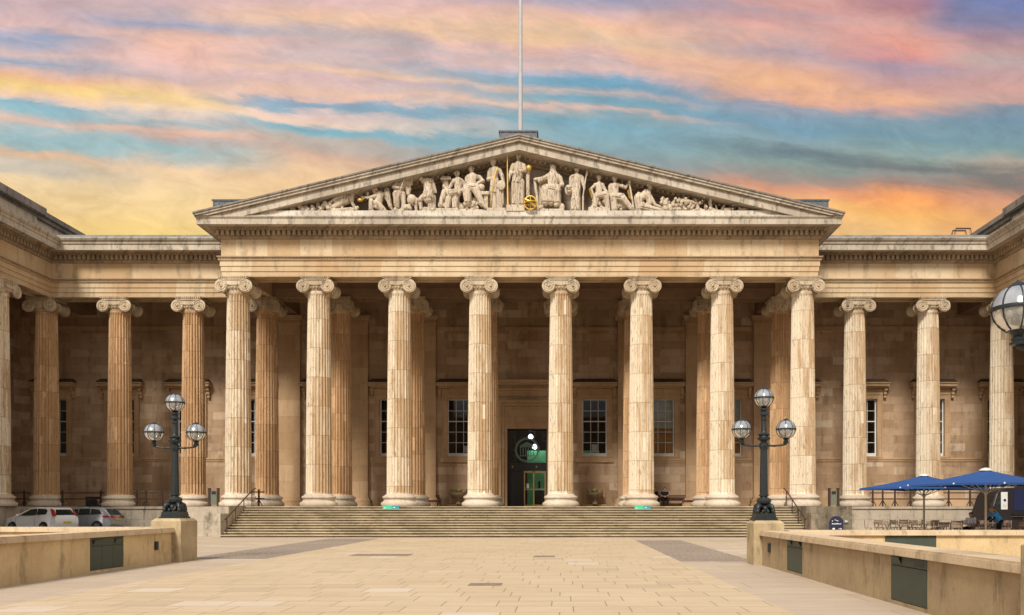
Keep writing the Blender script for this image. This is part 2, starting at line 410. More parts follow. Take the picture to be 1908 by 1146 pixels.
m_arch = ashlar('stone_architrave', (.62,.50,.335), (.46,.31,.17), 1.9, 1.07, .008, .62, (.24,.18,.11), contrast=1.4, zoff=-16.32+1.07*16)
m_frieze_like = m_arch
m_wall = ashlar('stone_wall', (.58,.42,.28), (.35,.225,.13), 1.45, .56, .009, .6, (.16,.10,.06), pale=(.60,.48,.36), contrast=1.35)
m_pil = ashlar('stone_pilaster', (.55,.375,.225), (.38,.24,.125), 3.1, 1.15, .007, .3, (.12,.07,.04), off=.7)
m_corn = mould('stone_cornice', (.50,.43,.34), (.39,.325,.245), .62, (.07,.06,.05))
m_corn2 = mould('stone_bed_moulding', (.42,.32,.21), (.30,.22,.14), .45)
m_ledge = mould('stone_ledge', (.62,.56,.47), (.50,.44,.36), .6, (.10,.10,.08), 1.5)
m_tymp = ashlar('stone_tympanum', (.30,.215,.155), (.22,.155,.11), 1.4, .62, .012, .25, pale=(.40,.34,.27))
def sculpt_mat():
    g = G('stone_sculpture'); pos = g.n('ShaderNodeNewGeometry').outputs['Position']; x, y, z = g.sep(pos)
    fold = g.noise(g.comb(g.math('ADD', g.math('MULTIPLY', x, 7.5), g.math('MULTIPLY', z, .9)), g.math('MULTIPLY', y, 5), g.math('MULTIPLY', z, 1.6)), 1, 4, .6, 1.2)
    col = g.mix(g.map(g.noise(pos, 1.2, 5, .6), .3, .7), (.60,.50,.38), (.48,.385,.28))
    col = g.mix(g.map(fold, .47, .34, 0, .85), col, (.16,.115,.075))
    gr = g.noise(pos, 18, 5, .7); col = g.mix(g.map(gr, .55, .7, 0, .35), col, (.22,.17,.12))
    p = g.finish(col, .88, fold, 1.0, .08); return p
m_stat = sculpt_mat()
m_base = mould('stone_column_base', (.62,.54,.43), (.50,.40,.30), .35, (.22,.15,.09), 2)
m_cap = mould('stone_capital', (.58,.47,.33), (.40,.30,.19), .6, (.09,.07,.05), 2)
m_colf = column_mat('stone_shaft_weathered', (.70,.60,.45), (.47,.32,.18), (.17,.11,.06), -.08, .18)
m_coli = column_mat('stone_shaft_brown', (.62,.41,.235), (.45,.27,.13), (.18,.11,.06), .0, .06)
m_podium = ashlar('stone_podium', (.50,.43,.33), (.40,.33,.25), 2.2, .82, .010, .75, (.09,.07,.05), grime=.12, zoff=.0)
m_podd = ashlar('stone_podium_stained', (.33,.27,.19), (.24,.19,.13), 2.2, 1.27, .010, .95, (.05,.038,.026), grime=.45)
m_lead = plain('lead_roof', (.10,.11,.12), .6, .4, 0, .3, 3, .2)
m_leadd = plain('lead_parapet', (.16,.16,.155), .7, .4, 0, .35, 2.5, .2)
m_attic = ashlar('stone_attic', (.60,.51,.39), (.49,.40,.29), 2.2, 1.3, .01, .55)
m_dark = mould('stone_blackened', (.17,.15,.13), (.27,.23,.19), .7, (.05,.045,.04))
m_gold = plain('gilding', (.66,.42,.08), .38, .5, .6, .12, 20)
m_ceil = plain('soffit_plaster', (.24,.15,.095), .9, .2, 0, .15, 1.2)
m_white = plain('white_paint', (.62,.62,.60), .5, .4, 0, .08, 5)
m_black = plain('black_iron', (.018,.020,.022), .5, .5, .0, .4, 25, .3)
m_rail = plain('brown_iron', (.055,.028,.018), .6, .4, 0, .3, 20)
m_lampiron = plain('green_black_cast_iron', (.009,.012,.013), .42, .45, .0, .5, 18, .35, col2=(.018,.025,.026))
m_pane = glass('window_glass', (.93,.95,.94), .03)
m_doorglass = glass('door_glass', (.96,.98,.97), .02)
m_globe = glass('lantern_glass', (.80,.82,.80), .16, .26, (.62,.62,.60), .12)
m_greyglobe = glass('lantern_glass_upper', (.62,.66,.70), .22, .55, (.40,.42,.45), .15)  # upper half milkier and greyer than the lower glass
m_room = plain('dark_room', (.035,.032,.03), .95, .1)
m_blind = plain('grey_blind', (.62,.62,.56), .9, .2, 0, .15, 3)
m_board = plain('orange_timber_board', (.62,.29,.09), .7, .3, 0, .2, 3)
m_green = plain('green_hoarding', (.20,.66,.33), .7, .3, 0, .08, 2)
m_doorframe = plain('dark_bronze', (.022,.020,.020), .4, .5, .3, .2, 10)
m_brass = plain('brass_frame', (.45,.30,.10), .35, .5, .6, .15, 12)
m_reflglow = emit('reflection_glow', (.70,.85,1.0), 3.0)
m_emblem = plain('etched_emblem', (.16,.26,.21), .6, .3)

def wall_mat(name, c1, c2):
    g = G(name); pos, uv, (x, y, z) = world_uv(g)
    big = g.noise(pos, 1.1, 6, .65); v = g.noise(g.comb(g.math('MULTIPLY', g.math('ADD', x, y), 3), 0., g.math('MULTIPLY', z, .9)), 1, 6, .7)
    col = g.mix(g.map(big, .3, .7), c1, c2)
    col = g.mix(g.map(v, .50, .66, 0, .65), col, tuple(q*.5 for q in c2))
    spots = g.noise(pos, 7, 6, .75); col = g.mix(g.map(spots, .60, .70, 0, .35), col, (.14,.12,.09))
    fr = g.math('FRACT', g.math('MULTIPLY', g.math('ADD', x, y), .62)); jt = g.map(fr, .006, .002)
    col = g.mix(g.math('MULTIPLY', jt, .5), col, tuple(q*.6 for q in c2))
    gr = g.noise(pos, 22, 5, .7); col = g.scale(col, g.map(gr, .25, .75, .88, 1.1, False))
    return g.finish(col, .85, g.math('ADD', gr, spots), .35, .006)
m_hoodroof = plain('stained_hood_top', (.075,.055,.042), .9, .2, 0, .3, 3)
m_low = wall_mat('sandstone_low_wall', (.62,.46,.25), (.50,.36,.19))
m_lowr = wall_mat('sandstone_low_wall_brown_shaded', (.40,.295,.17), (.325,.235,.135))  # browner copy of m_low; the walls' uneven light is put into their colours
m_coping = wall_mat('sandstone_coping', (.60,.47,.31), (.49,.37,.235))
m_plinth = wall_mat('sandstone_plinth', (.48,.37,.215), (.35,.265,.155))

def paving(name, c1, c2, bw, bh, joint, jc, offx=0, offy=0, swap=False, bumpd=.01, warm=None):
    g = G(name); geo = g.n('ShaderNodeNewGeometry'); pos = geo.outputs['Position']
    x, y, z = g.sep(pos)
    yy = g.math('ADD', y, offy)
    wr_ = g.n('ShaderNodeTexWhiteNoise', noise_dimensions='1D'); g.l(g.math('FLOOR', g.math('MULTIPLY', yy, 1/bh)), wr_.inputs['W'])
    v = g.comb(g.math('ADD', g.math('ADD', x, offx), g.math('MULTIPLY', wr_.outputs['Value'], bw*7)), yy, 0.)
    br = g.n('ShaderNodeTexBrick'); g.l(v, br.inputs['Vector']); br.offset = 0; br.squash = 1.0
    br.inputs['Scale'].default_value = 1; br.inputs['Brick Width'].default_value = bw; br.inputs['Row Height'].default_value = bh
    br.inputs['Mortar Size'].default_value = joint; br.inputs['Mortar Smooth'].default_value = .2
    br.inputs['Color1'].default_value = (0,0,0,1); br.inputs['Color2'].default_value = (1,1,1,1); br.inputs['Mortar'].default_value = (.5,.5,.5,1)
    blk = g.sep(br.outputs['Color'])[0]
    big = g.noise(pos, .22, 5, .6)
    col = g.mix(g.math('ADD', g.math('MULTIPLY', blk, .45), g.math('MULTIPLY', g.map(big, .3, .7), .55), clamp=True), c1, c2)
    wn = g.n('ShaderNodeTexWhiteNoise', noise_dimensions='1D'); g.l(g.math('MULTIPLY', blk, 77.3), wn.inputs['W'])
    col = g.mix(g.map(wn.outputs['Value'], .975, .976, 0, .4), col, (.62,.54,.46))
    col = g.mix(g.map(wn.outputs['Value'], .03, .029, 0, .35), col, (.34,.26,.18))
    spots = g.noise(pos, 3.2, 8, .75); col = g.mix(g.map(spots, .56, .72, 0, .45), col, tuple(q*.6 for q in c2))
    drag = g.noise(g.comb(g.math('MULTIPLY', x, .5), g.math('MULTIPLY', y, 3), 0.), 1, 6, .7)
    col = g.scale(col, g.map(drag, .3, .7, .90, 1.08, False))
    gr = g.noise(pos, 30, 4, .7); col = g.scale(col, g.map(gr, .25, .75, .9, 1.08, False))
    col = g.mix(g.math('MULTIPLY', br.outputs['Fac'], .8), col, jc)
    return g.finish(col, g.map(big, .3, .7, .62, .8), g.math('SUBTRACT', g.math('MULTIPLY', gr, .25), br.outputs['Fac']), .5, bumpd, .35)
m_path = paving('yellow_stone_paving', (.53,.415,.275), (.46,.35,.22), .92, .76, .010, (.20,.14,.085))
m_side = paving('pinkish_stone_paving', (.47,.38,.28), (.39,.305,.22), 2.6, 1.22, .010, (.22,.16,.11), offx=.4, offy=.3)
m_fore = paving('forecourt_paving', (.49,.395,.285), (.41,.32,.23), 1.6, .9, .010, (.24,.18,.12), offx=.9)
m_cob = paving('granite_setts', (.38,.305,.235), (.27,.215,.16), .21, .13, .018, (.15,.12,.10), bumpd=.03)
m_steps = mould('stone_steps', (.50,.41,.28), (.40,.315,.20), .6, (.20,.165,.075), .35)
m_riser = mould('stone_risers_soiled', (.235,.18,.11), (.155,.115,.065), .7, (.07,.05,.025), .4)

# ------------------------------------------------------------------ layout constants
XC = -2.41; SP = 4.815; YF = 49.3; YI = 54.1; FL = 1.66; ZA = 15.20; YW = 58.9
PL = XC-3.5*SP-.72; PR = XC+3.5*SP+.72          # portico architrave faces
WL = XC-6.5*SP+.72; WR = XC+6.5*SP-.72          # inner corners of the wings
YPF = YF-.65; YWF = YI-.65

# ------------------------------------------------------------------ ground
b = B()
def sheet(b, x0, x1, y0, y1, z):
    v = [b.bm.verts.new(p) for p in ((x0,y0,z),(x1,y0,z),(x1,y1,z),(x0,y1,z))]; b.bm.faces.new(v)
sheet(b, -700, 700, -300, 1200, 0); struct('ground', b, m_fore)
b = B(); b.box(-9.3, 3.6, -40, 43.2, -.05, .004); struct('path', b, m_path)
b = B(); b.box(3.6+.002, 5.9, -40, 24.75, -.05, .003); struct('pavement', b, m_side)
b = B(); b.box(-12.4, -9.302, -40, 25.9, -.05, .003); struct('pavement', b, m_side)
b = B(); b.box(3.602, 5.85, 24.752, 40.2, -.05, .007); b.box(-11.9, -9.302, 25.902, 42.4, -.05, .007); struct('cobblestones', b, m_cob)
b = B(); b.box(-60, -21.5, 40, 52.6, -.05, .12); struct('road', b, plain('tarmac', (.055,.052,.05), .9, .2, 0, .2, 4))
# dark inset covers in the paving
for (x0, x1, y0, y1, lab) in ((-7.1,-5.1,27.6,28.6,'long dark grey inspection cover in the paving left of centre'), (-.9,-.2,26.9,27.7,'small dark square drain cover set in the paving'),(-1.95,-1.25,17.2,17.8,'small worn metal cover nearest the viewer')):
    b = B(); b.box(x0, x1, y0, y1, -.03, .008); b.box(x0+.05, x1-.05, y0+.05, y1-.05, .008, .011)
    o = obj('drain_cover', b, plain('cover_metal', (.21,.165,.115), .7, .3, 0, .25, 8)); recenter(o); tag(o, lab, 'drain cover', 'covers in the paving')

# ------------------------------------------------------------------ museum
mus = thing('museum', 'classical sandstone museum front with eight column portico, sculpted pediment and colonnaded wings', 'museum', (XC, 59, 0))
MP = dict(parent=mus, world=True)

def podium():
    b = B()
    b.box(PL-.35, PR+.35, 47.95, YW, 0, FL)
    obj('podium', b, m_podium, **MP)
    b = B(); b.box(-38.5, PL-.352, 52.9, YW, 0, FL); b.box(15.882, 33.7, 52.9, YW, 0, FL)
    b.box(-38.5, WL-.02, 20, 52.899, 0, FL); b.box(WR+.02, 33.7, 20, 52.899, 0, FL)
    # coping slab on the wing podium
    b.box(WL-.01, PL-.4, 52.82, 52.899, FL-.16, FL-.005); b.box(15.9, WR+.01, 52.82, 52.899, FL-.16, FL-.005)
    split_obj('podium', b, m_podium, **MP)
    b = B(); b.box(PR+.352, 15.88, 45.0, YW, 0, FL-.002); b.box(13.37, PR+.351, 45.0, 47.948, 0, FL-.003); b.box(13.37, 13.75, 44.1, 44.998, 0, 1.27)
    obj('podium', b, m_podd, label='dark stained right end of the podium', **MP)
    b = B(); b.box(PL-.352-.35, -18.19, 45.2, 47.948, 0, FL-.003); b.box(-18.55, -18.19, 44.1, 45.198, 0, 1.27)
    obj('podium', b, m_podium, **MP)
podium()

def stairs():
    t = thing('staircase', 'wide flight of twelve worn stone steps leading up to the portico', 'stairs', (XC, 44.05, 0)); n = 12; rise = FL/n; run = (47.95-44.05)/n
    poly = []
    for i in range(n):
        y = 44.05+i*run; z0 = i*rise; z1 = (i+1)*rise-.055
        poly += [(y+.03, z0-(.0551 if i else 0)), (y+.03, z1)]
    poly += [(47.948, FL-.0555), (47.948, 0)]
    b = B(); vs = [[b.bm.verts.new((x, p[0], p[1])) for p in poly] for x in (-18.185, 13.365)]; m = len(poly)
    for k in range(m): b.bm.faces.new((vs[0][k], vs[0][(k+1)%m], vs[1][(k+1)%m], vs[1][k]))
    b.bm.faces.new(vs[0]); b.bm.faces.new(vs[1][::-1])
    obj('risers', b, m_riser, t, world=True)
    for i in range(n):
        y = 44.05+i*run; z1 = (i+1)*rise-.003; b = B(); x = -18.184+random.uniform(-1.2, 0)
        while x < 13.364:
            x2 = x+random.uniform(1.9, 2.9); dz = random.uniform(-.006, .002); dy = random.uniform(-.006, .006)
            b.box(max(x,-18.184)+.004, min(x2,13.364)-.004, y-.03+dy, min(y+run+.06, 47.947), z1-.051, z1+dz); x = x2
        obj('tread', b, m_steps, t, world=True)
stairs()

# ---- entablature
full = [(WL, 22), (WL, YWF), (PL, YWF), (PL, YPF), (PR, YPF), (PR, YWF), (WR, YWF), (WR, 22)]
arch = [(0,ZA),(0,ZA+.30),(.045,ZA+.305),(.045,ZA+.60),(.09,ZA+.605),(.09,ZA+.905),(.16,ZA+.93),(.18,ZA+.98),(.10,ZA+1.0),(.10,ZA+1.08),(.22,ZA+1.10),(.24,ZA+1.16),(.03,ZA+1.165),(.03,17.385),(-1.3,17.385),(-1.3,ZA),(-1.0,ZA),(-1.0,ZA+.08),(-.3,ZA+.08),(-.3,ZA)]
b = B(); b.sweep(full, arch); obj('entablature', b, m_arch, **MP)
bed = [(-1.3,17.386),(.06,17.386),(.10,17.40),(.16,17.50),(.15,17.52),(.15,17.84),(.42,17.845),(.46,17.92),(.56,17.95),(.56,17.97),(-1.3,17.97)]
b = B(); b.sweep(full, bed)
def row(b, path, d0, d1, z0, z1, sp, w, inset0, inset1):
    P = [Vector(p) for p in path]
    for i in range(len(P)-1):
        d = (P[i+1]-P[i]); L = d.length; d.normalize(); n = Vector((d.y, -d.x))
        a0, a1 = inset0[i], L-inset1[i]; cnt = int((a1-a0)/sp); 
        for k in range(cnt+1):
            t = a0+(a1-a0-cnt*sp)/2+k*sp; c = P[i]+d*t
            pts = []
            for zz in (z0, z1):
                for dd, ss in ((d0, -w/2), (d1, -w/2), (d1, w/2), (d0, w/2)):
                    q = c+n*dd+d*ss; pts.append((q.x, q.y, zz))
            b.hexa(pts)
i0 = [0, .2, .0, -.15, .2-.0, .2, .25]; i0 = [0,.5,0,-.15,0,.5,.5]; i1 = [.5,.5,.1,-.15,.0,.5,0]
row(b, full, .14, .38, 17.56, 17.832, .30, .17, i0, i1)
obj('cornice', b, m_corn2, **MP)
b = B(); row(b, full, .09, .165, ZA+1.005, ZA+1.075, .17, .10, i0, i1)
row(b, full, .06, .15, 17.40, 17.49, .17, .11, i0, i1); row(b, full, .44, .53, 17.86, 17.935, .19, .12, i0, i1)
obj('egg_moulding', b, m_corn2, **MP)
cor = [(-1.3,17.971),(.98,17.971),(1.0,17.94),(1.05,17.94),(1.05,18.28),(1.10,18.30),(1.13,18.36),(1.13,18.40),(-1.3,18.40)]
b = B(); b.sweep(full, cor); obj('cornice', b, m_corn, **MP)
# gutter moulding (sima) and lead edge on the wings only
sima = [(-1.3,18.401),(1.12,18.401),(1.15,18.44),(1.24,18.52),(1.30,18.62),(1.30,18.68),(-1.3,18.68)]
le = [(-1.3,18.681),(1.0,18.681),(.86,18.90),(.84,18.96),(-1.3,18.96)]
for path in ([(WL,22),(WL,YWF),(PL-.9,YWF)], [(PR+.9,YWF),(WR,YWF),(WR,22)]):
    b = B(); b.sweep(path, sima); obj('gutter_moulding', b, m_corn, **MP)
    b = B(); b.sweep(path, le); row(b, path, .9, .99, 18.69, 18.74, .6, .06, [0,0], [0,0]); obj('lead_edge', b, m_leadd, **MP)
# roofs of the wings
b = B(); b.box(-46, PL, YWF+1.3, 75, 18.3, 18.9); b.box(PR, 41, YWF+1.3, 75, 18.3, 18.9)
b.box(-46, WL-1.3, 22, YWF+1.298, 18.3, 18.9); b.box(WR+1.3, 41, 22, YWF+1.298, 18.3, 18.9); split_obj('roof', b, m_lead, **MP)
# attics above the wings
for sgn, x0 in ((-1, -35.0), (1, 30.18)):
    b = B(); xo = x0+sgn*7
    b.box(min(x0,xo), max(x0,xo), 22, 60.3, 18.9, 20.85)
    for yb in (30.4, 40.4, 50.6): b.box(min(x0-sgn*.22,x0), max(x0-sgn*.22,x0), yb, yb+4.2, 18.9, 20.85)
    b.box(min(x0-sgn*.12,x0), max(x0-sgn*.12,x0), 22, 60.3, 18.9, 19.25)
    obj('attic', b, m_attic, **MP)
    b = B(); b.box(min(x0-sgn*.25,xo), max(x0-sgn*.25,xo), 22, 60.5, 20.852, 21.1); b.box(min(x0-sgn*.45,xo), max(x0-sgn*.45,xo), 22, 60.7, 21.102, 21.42)
    for yb in (30.2, 40.2, 50.4): b.box(min(x0-sgn*.75,x0-sgn*.452), max(x0-sgn*.75,x0-sgn*.452), yb, yb+4.6, 21.0, 21.48)
    obj('attic_cornice', b, m_dark, **MP)

# ---- pediment
ZT, SL, HW = 23.03, .2395, 18.72
def rake(b, off_top, off_bot, y0, y1, hw=HW, zmin=None):
    za = ZT-off_top; zb = ZT-off_bot
    for s in (-1, 1):
        pts = [(XC, za), (XC+s*hw, za-SL*hw), (XC+s*hw, zb-SL*hw), (XC, zb)]
        if zmin is not None:
            xm = (zb-zmin)/SL; xt = (za-zmin)/SL
            if xm < hw: pts = [(XC, za), (XC+s*min(hw,xt), max(zmin, za-SL*hw))]+([(XC+s*hw, zmin)] if xt > hw else [])+[(XC+s*xm, zmin), (XC, zb)]
        b.prism(pts, y0, y1)
b = B(); rake(b, 0, .09, 47.30, 52, HW); obj('raking_cornice', b, m_dark, **MP)
b = B(); rake(b, .091, .20, 47.36, 52, HW-.02, 18.402); rake(b, .201, .34, 47.44, 52, HW-.06, 18.402); rake(b, .341, .40, 47.62, 52, HW-.2, 18.402)
rake(b, .401, .80, 47.60, 52, HW-.3, 18.402); obj('raking_cornice', b, m_corn, **MP)
b = B(); rake(b, .801, .95, 48.62, 50, HW-.6, 18.402); rake(b, .951, 1.06, 48.92, 50, HW-.8, 18.402)
for s in (-1, 1):
    x = .3
    while x < 15.2:
        z = ZT-.801-SL*x; X = XC+s*x
        b.hexa([(X-.07, 48.42, z-.15), (X+.07, 48.42, z-.15), (X+.07, 48.615, z-.15), (X-.07, 48.615, z-.15), (X-.07, 48.42, z-.01), (X+.07, 48.42, z-.01), (X+.07, 48.615, z-.01), (X-.07, 48.615, z-.01)]); x += .30
obj('raking_bed_moulding', b, m_corn2, **MP)
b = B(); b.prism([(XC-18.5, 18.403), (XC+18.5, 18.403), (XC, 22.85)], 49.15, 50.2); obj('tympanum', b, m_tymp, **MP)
b = B(); b.box(XC-17.0, XC+17.0, 47.72, 49.15, 18.401, 18.52); b.box(XC-15.6, XC+15.6, 47.82, 49.149, 18.521, 18.80); obj('ledge', b, m_ledge, **MP)
b = B(); rake(b, -.02, .05, 52.002, 80, HW-1.2); obj('roof', b, m_lead, **MP)
# roof blocks behind the pediment
def roof_block(x0, x1, y0, y1, z0, z1):
    b = B(); b.box(x0, x1, y0, y1, z0, z1); b.box(x0-.06, x1+.06, y0-.06, y1+.06, z1+.001, z1+.10)
    n = int((x1-x0)/.35)
    for i in range(n+1):
        x = x0+.05+(x1-x0-.1)*i/n; b.box(x-.025, x+.025, y0-.04, y0-.001, z0, z1-.02)
    obj('roof_block', b, m_lead, **MP)
roof_block(-3.88, -1.50, 52.3, 55.5, 22.6, 25.38)
roof_block(-23.4, -17.5, 55.5, 57.4, 18.9, 22.2); roof_block(12.4, 18.0, 55.5, 57.4, 18.9, 22.2)

# ---- ceilings and inner beams
b = B(); b.box(PL+1.3, PR-1.3, YPF+1.3, YW, 16.9, 17.38)
b.box(-38.5, PL+1.298, YWF+1.3, YW, 16.9, 17.38); b.box(PR-1.298, 33.7, YWF+1.3, YW, 16.9, 17.38)
b.box(-38.5, WL-1.3, 22, YWF+1.298, 16.9, 17.38); b.box(WR+1.3, 33.7, 22, YWF+1.298, 16.9, 17.38)
obj('ceiling', b, m_ceil, **MP)
b = B()
def beam_x(x0, x1, y0, y1):
    b.box(x0, x1, y0, y0+.28, ZA, 16.9); b.box(x0, x1, y1-.28, y1, ZA, 16.9); b.box(x0, x1, y0+.28, y1-.28, ZA+.1, 16.9)
    for k in range(int((x1-x0)/SP+.5)):
        xm = x0+(k+.0)*SP; b.box(max(x0,xm-.9), min(x1,xm+.9), y0+.281, y1-.281, ZA+.001, ZA+.099)
    b.box(x0, x1, y0-.06, y0-.001, ZA+.5, ZA+.62); b.box(x0, x1, y0-.1, y0-.001, ZA+1.0, ZA+1.16)
beam_x(PL+1.302, PR-1.302, YI-.65, YI+.65)
for xx in (XC-3.5*SP, XC+3.5*SP):
    b.box(xx-.62, xx+.62, YI+.66, YW, ZA+.1, 16.89)
for k in (-6.5, 6.5): b.box(XC+k*SP-.6, XC+k*SP+.6, YI+.66, YW, ZA+.1, 16.89)
for k in (-2.5,-1.5,-.5,.5,1.5,2.5): b.box(XC+k*SP-.3, XC+k*SP+.3, YPF+1.302, YI-.76, 16.3, 16.89)
for k in (-5.5,-4.5,-2.5,-1.5,-.5,.5,1.5,2.5,4.5,5.5): b.box(XC+k*SP-.3, XC+k*SP+.3, YI+.66, YW, 16.3, 16.89)
obj('ceiling_beam', b, m_ceil, **MP)

# ---- back wall with openings
WIN = [n for n in range(-7, 8) if n]
ZG0, ZG1 = 5.24, 9.32
def back_wall():
    b = B(); y0, y1 = YW, YW+.7
    edges = [-38.5]
    xs = []
    for n in range(-7, 8):
        c = XC+n*SP; hw = 1.42 if n == 0 else .88
        if c-hw < -38.5 or c+hw > 33.7: continue
        xs.append((c-hw, c+hw, n))
    cur = -38.5
    for a, c_, n in xs:
        b.box(cur, a, y0, y1, FL, 16.9)
        if n == 0: b.box(a, c_, y0, y1, 7.2, 16.9)
        else: b.box(a, c_, y0, y1, FL, ZG0-.1); b.box(a, c_, y0, y1, ZG1, 16.9)
        cur = c_
    b.box(cur, 33.7, y0, y1, FL, 16.9)
    b.box(-39.2, -38.5, 22, y1, 0, 16.9); b.box(33.7, 34.4, 22, y1, 0, 16.9)
    obj('wall', b, m_wall, **MP)
    b = B()                                      # string course, skirting and the frieze under the ceiling
    def seg(x0, x1, z0, z1, d):
        b.box(x0, x1, y0-d, y0-.001, z0, z1)
    for lo, hi in ((-38.5, XC-3.5*SP-.8), (XC+3.5*SP+.8, 33.7)):
        seg(lo, hi, 5.0, 5.12, .10); seg(lo, hi, 4.86, 4.998, .05)
        seg(lo, hi, FL, FL+.5, .08); seg(lo, hi, FL+.501, FL+.58, .04)
        seg(lo, hi, 14.2, 14.5, .12)
    for k in (-3,-2,2,3):
        seg(XC+k*SP-1.62, XC+k*SP+1.62, 4.92, 5.12, .09); seg(XC+k*SP-1.62, XC+k*SP+1.62, 4.78, 4.918, .04)
        seg(XC+k*SP-1.62, XC+k*SP+1.62, FL, FL+.5, .08)
    for k in (-1, 1): seg(XC+k*SP-1.35, XC+k*SP+1.35, 4.80, 5.12, .12)
    for k in range(-3, 4):
        seg(XC+k*SP-1.6, XC+k*SP+1.6, 14.2, 14.45, .1)
    split_obj('string_course', b, m_pil, **MP)
    b = B(); b.box(-45, 41, YW+5.5, YW+5.7, 0, 18); b.box(-45, 41, YW+.75, YW+5.49, FL-.2, FL-.05); b.box(-45, 41, YW+.75, YW+5.49, 12, 12.2)
    b.box(XC-2.9, XC-2.8, YW+.72, YW+5.49, FL, 12); b.box(XC+2.8, XC+2.9, YW+.72, YW+5.49, FL, 12)
    obj('interior_wall', b, m_room, **MP)
    b = B(); b.box(-46, -39.21, 20, 80, 0, 18.29); b.box(34.41, 41, 20, 80, 0, 18.29); b.box(-39.2, 34.4, YW+6, 80, 0, 18.29)
    obj('outer_wall', b, m_attic, **MP)
back_wall()

# pilasters
def pil_mesh():
    b = B(); w = .76
    b.box(-w, w, -.38, .0, .62, 12.9)
    b.box(-w-.28, w+.28, -.62, 0, 0, .20); b.box(-w-.20, w+.20, -.56, 0, .201, .34); b.box(-w-.22, w+.22, -.58, 0, .341, .48); b.box(-w-.08, w+.08, -.46, 0, .481, .619)
    b.box(-w-.04, w+.04, -.42, 0, 12.901, 13.0); b.box(-w-.02, w+.02, -.40, 0, 13.001, 13.2); b.box(-w-.14, w+.14, -.50, 0, 13.201, 13.36); b.box(-w-.22, w+.22, -.58, 0, 13.361, 13.54)
    for i in range(9): x = -w+.09+i*(2*w-.18)/8; b.box(x-.05, x+.05, -.47, -.401, 13.03, 13.18)
    return b.mesh('pilaster', m_pil)
pm = pil_mesh()
for k in (-3.5,-2.5,-1.5,1.5,2.5,3.5):
    obj('pilaster', pm, None, mus, loc=(k*SP, YW-59, FL))

# ---- columns
def shaft_mesh(mat, name='column'):
    bm = bmesh.new(); ts = [0,.20,.41,.62,.82]; ds = [0,.82,1,.82,0]; n = 24
    H0, H1 = .70, 12.72
    def R(z):
        t = (z-H0)/(H1-H0); return .752-.122*(t**1.6)
    zs = [H0, H0+.05, H0+.10, H0+.16]+[H0+.16+(H1-.30-H0-.16)*i/9 for i in range(1, 10)]+[H1-.24, H1-.2, H1-.12, H1]
    dep = [0,0,.6,1]+[1]*8+[1,.6,0,0,0]
    rings = []
    for z, dp in zip(zs, dep):
        r0 = R(z)+(.05*max(0, 1-(z-H0)/.06) if z < H0+.06 else 0)+(.04 if z > H1-.13 else 0); ring = []
        for i in range(n):
            for t, d in zip(ts, ds):
                a = 2*pi*(i+t)/n; r = r0-.112*d*dp*(r0/.75); ring.append(bm.verts.new((r*cos(a), r*sin(a), z)))
        rings.append(ring)
    m = len(rings[0])
    for a, c in zip(rings, rings[1:]):
        for i in range(m): bm.faces.new((a[i], a[(i+1)%m], c[(i+1)%m], c[i]))
    bm.faces.new(rings[-1])
    b = B(); b.bm.free(); b.bm = bm
    return b.mesh(name, mat, 30)
def base_mesh():
    b = B(); b.lathe([(1.02,0),(1.075,.03),(1.10,.10),(1.10,.16),(1.075,.23),(1.0,.265),(.985,.28),(.955,.30),(.925,.35),(.915,.40),(.925,.43),(.95,.455),(.955,.475),(.985,.48),(1.0,.52),(.995,.57),(.965,.61),(.90,.635),(.87,.64),(.86,.675),(.82,.69),(.80,.72),(.755,.74)], n=56)
    return b.mesh('base', m_base, 40)
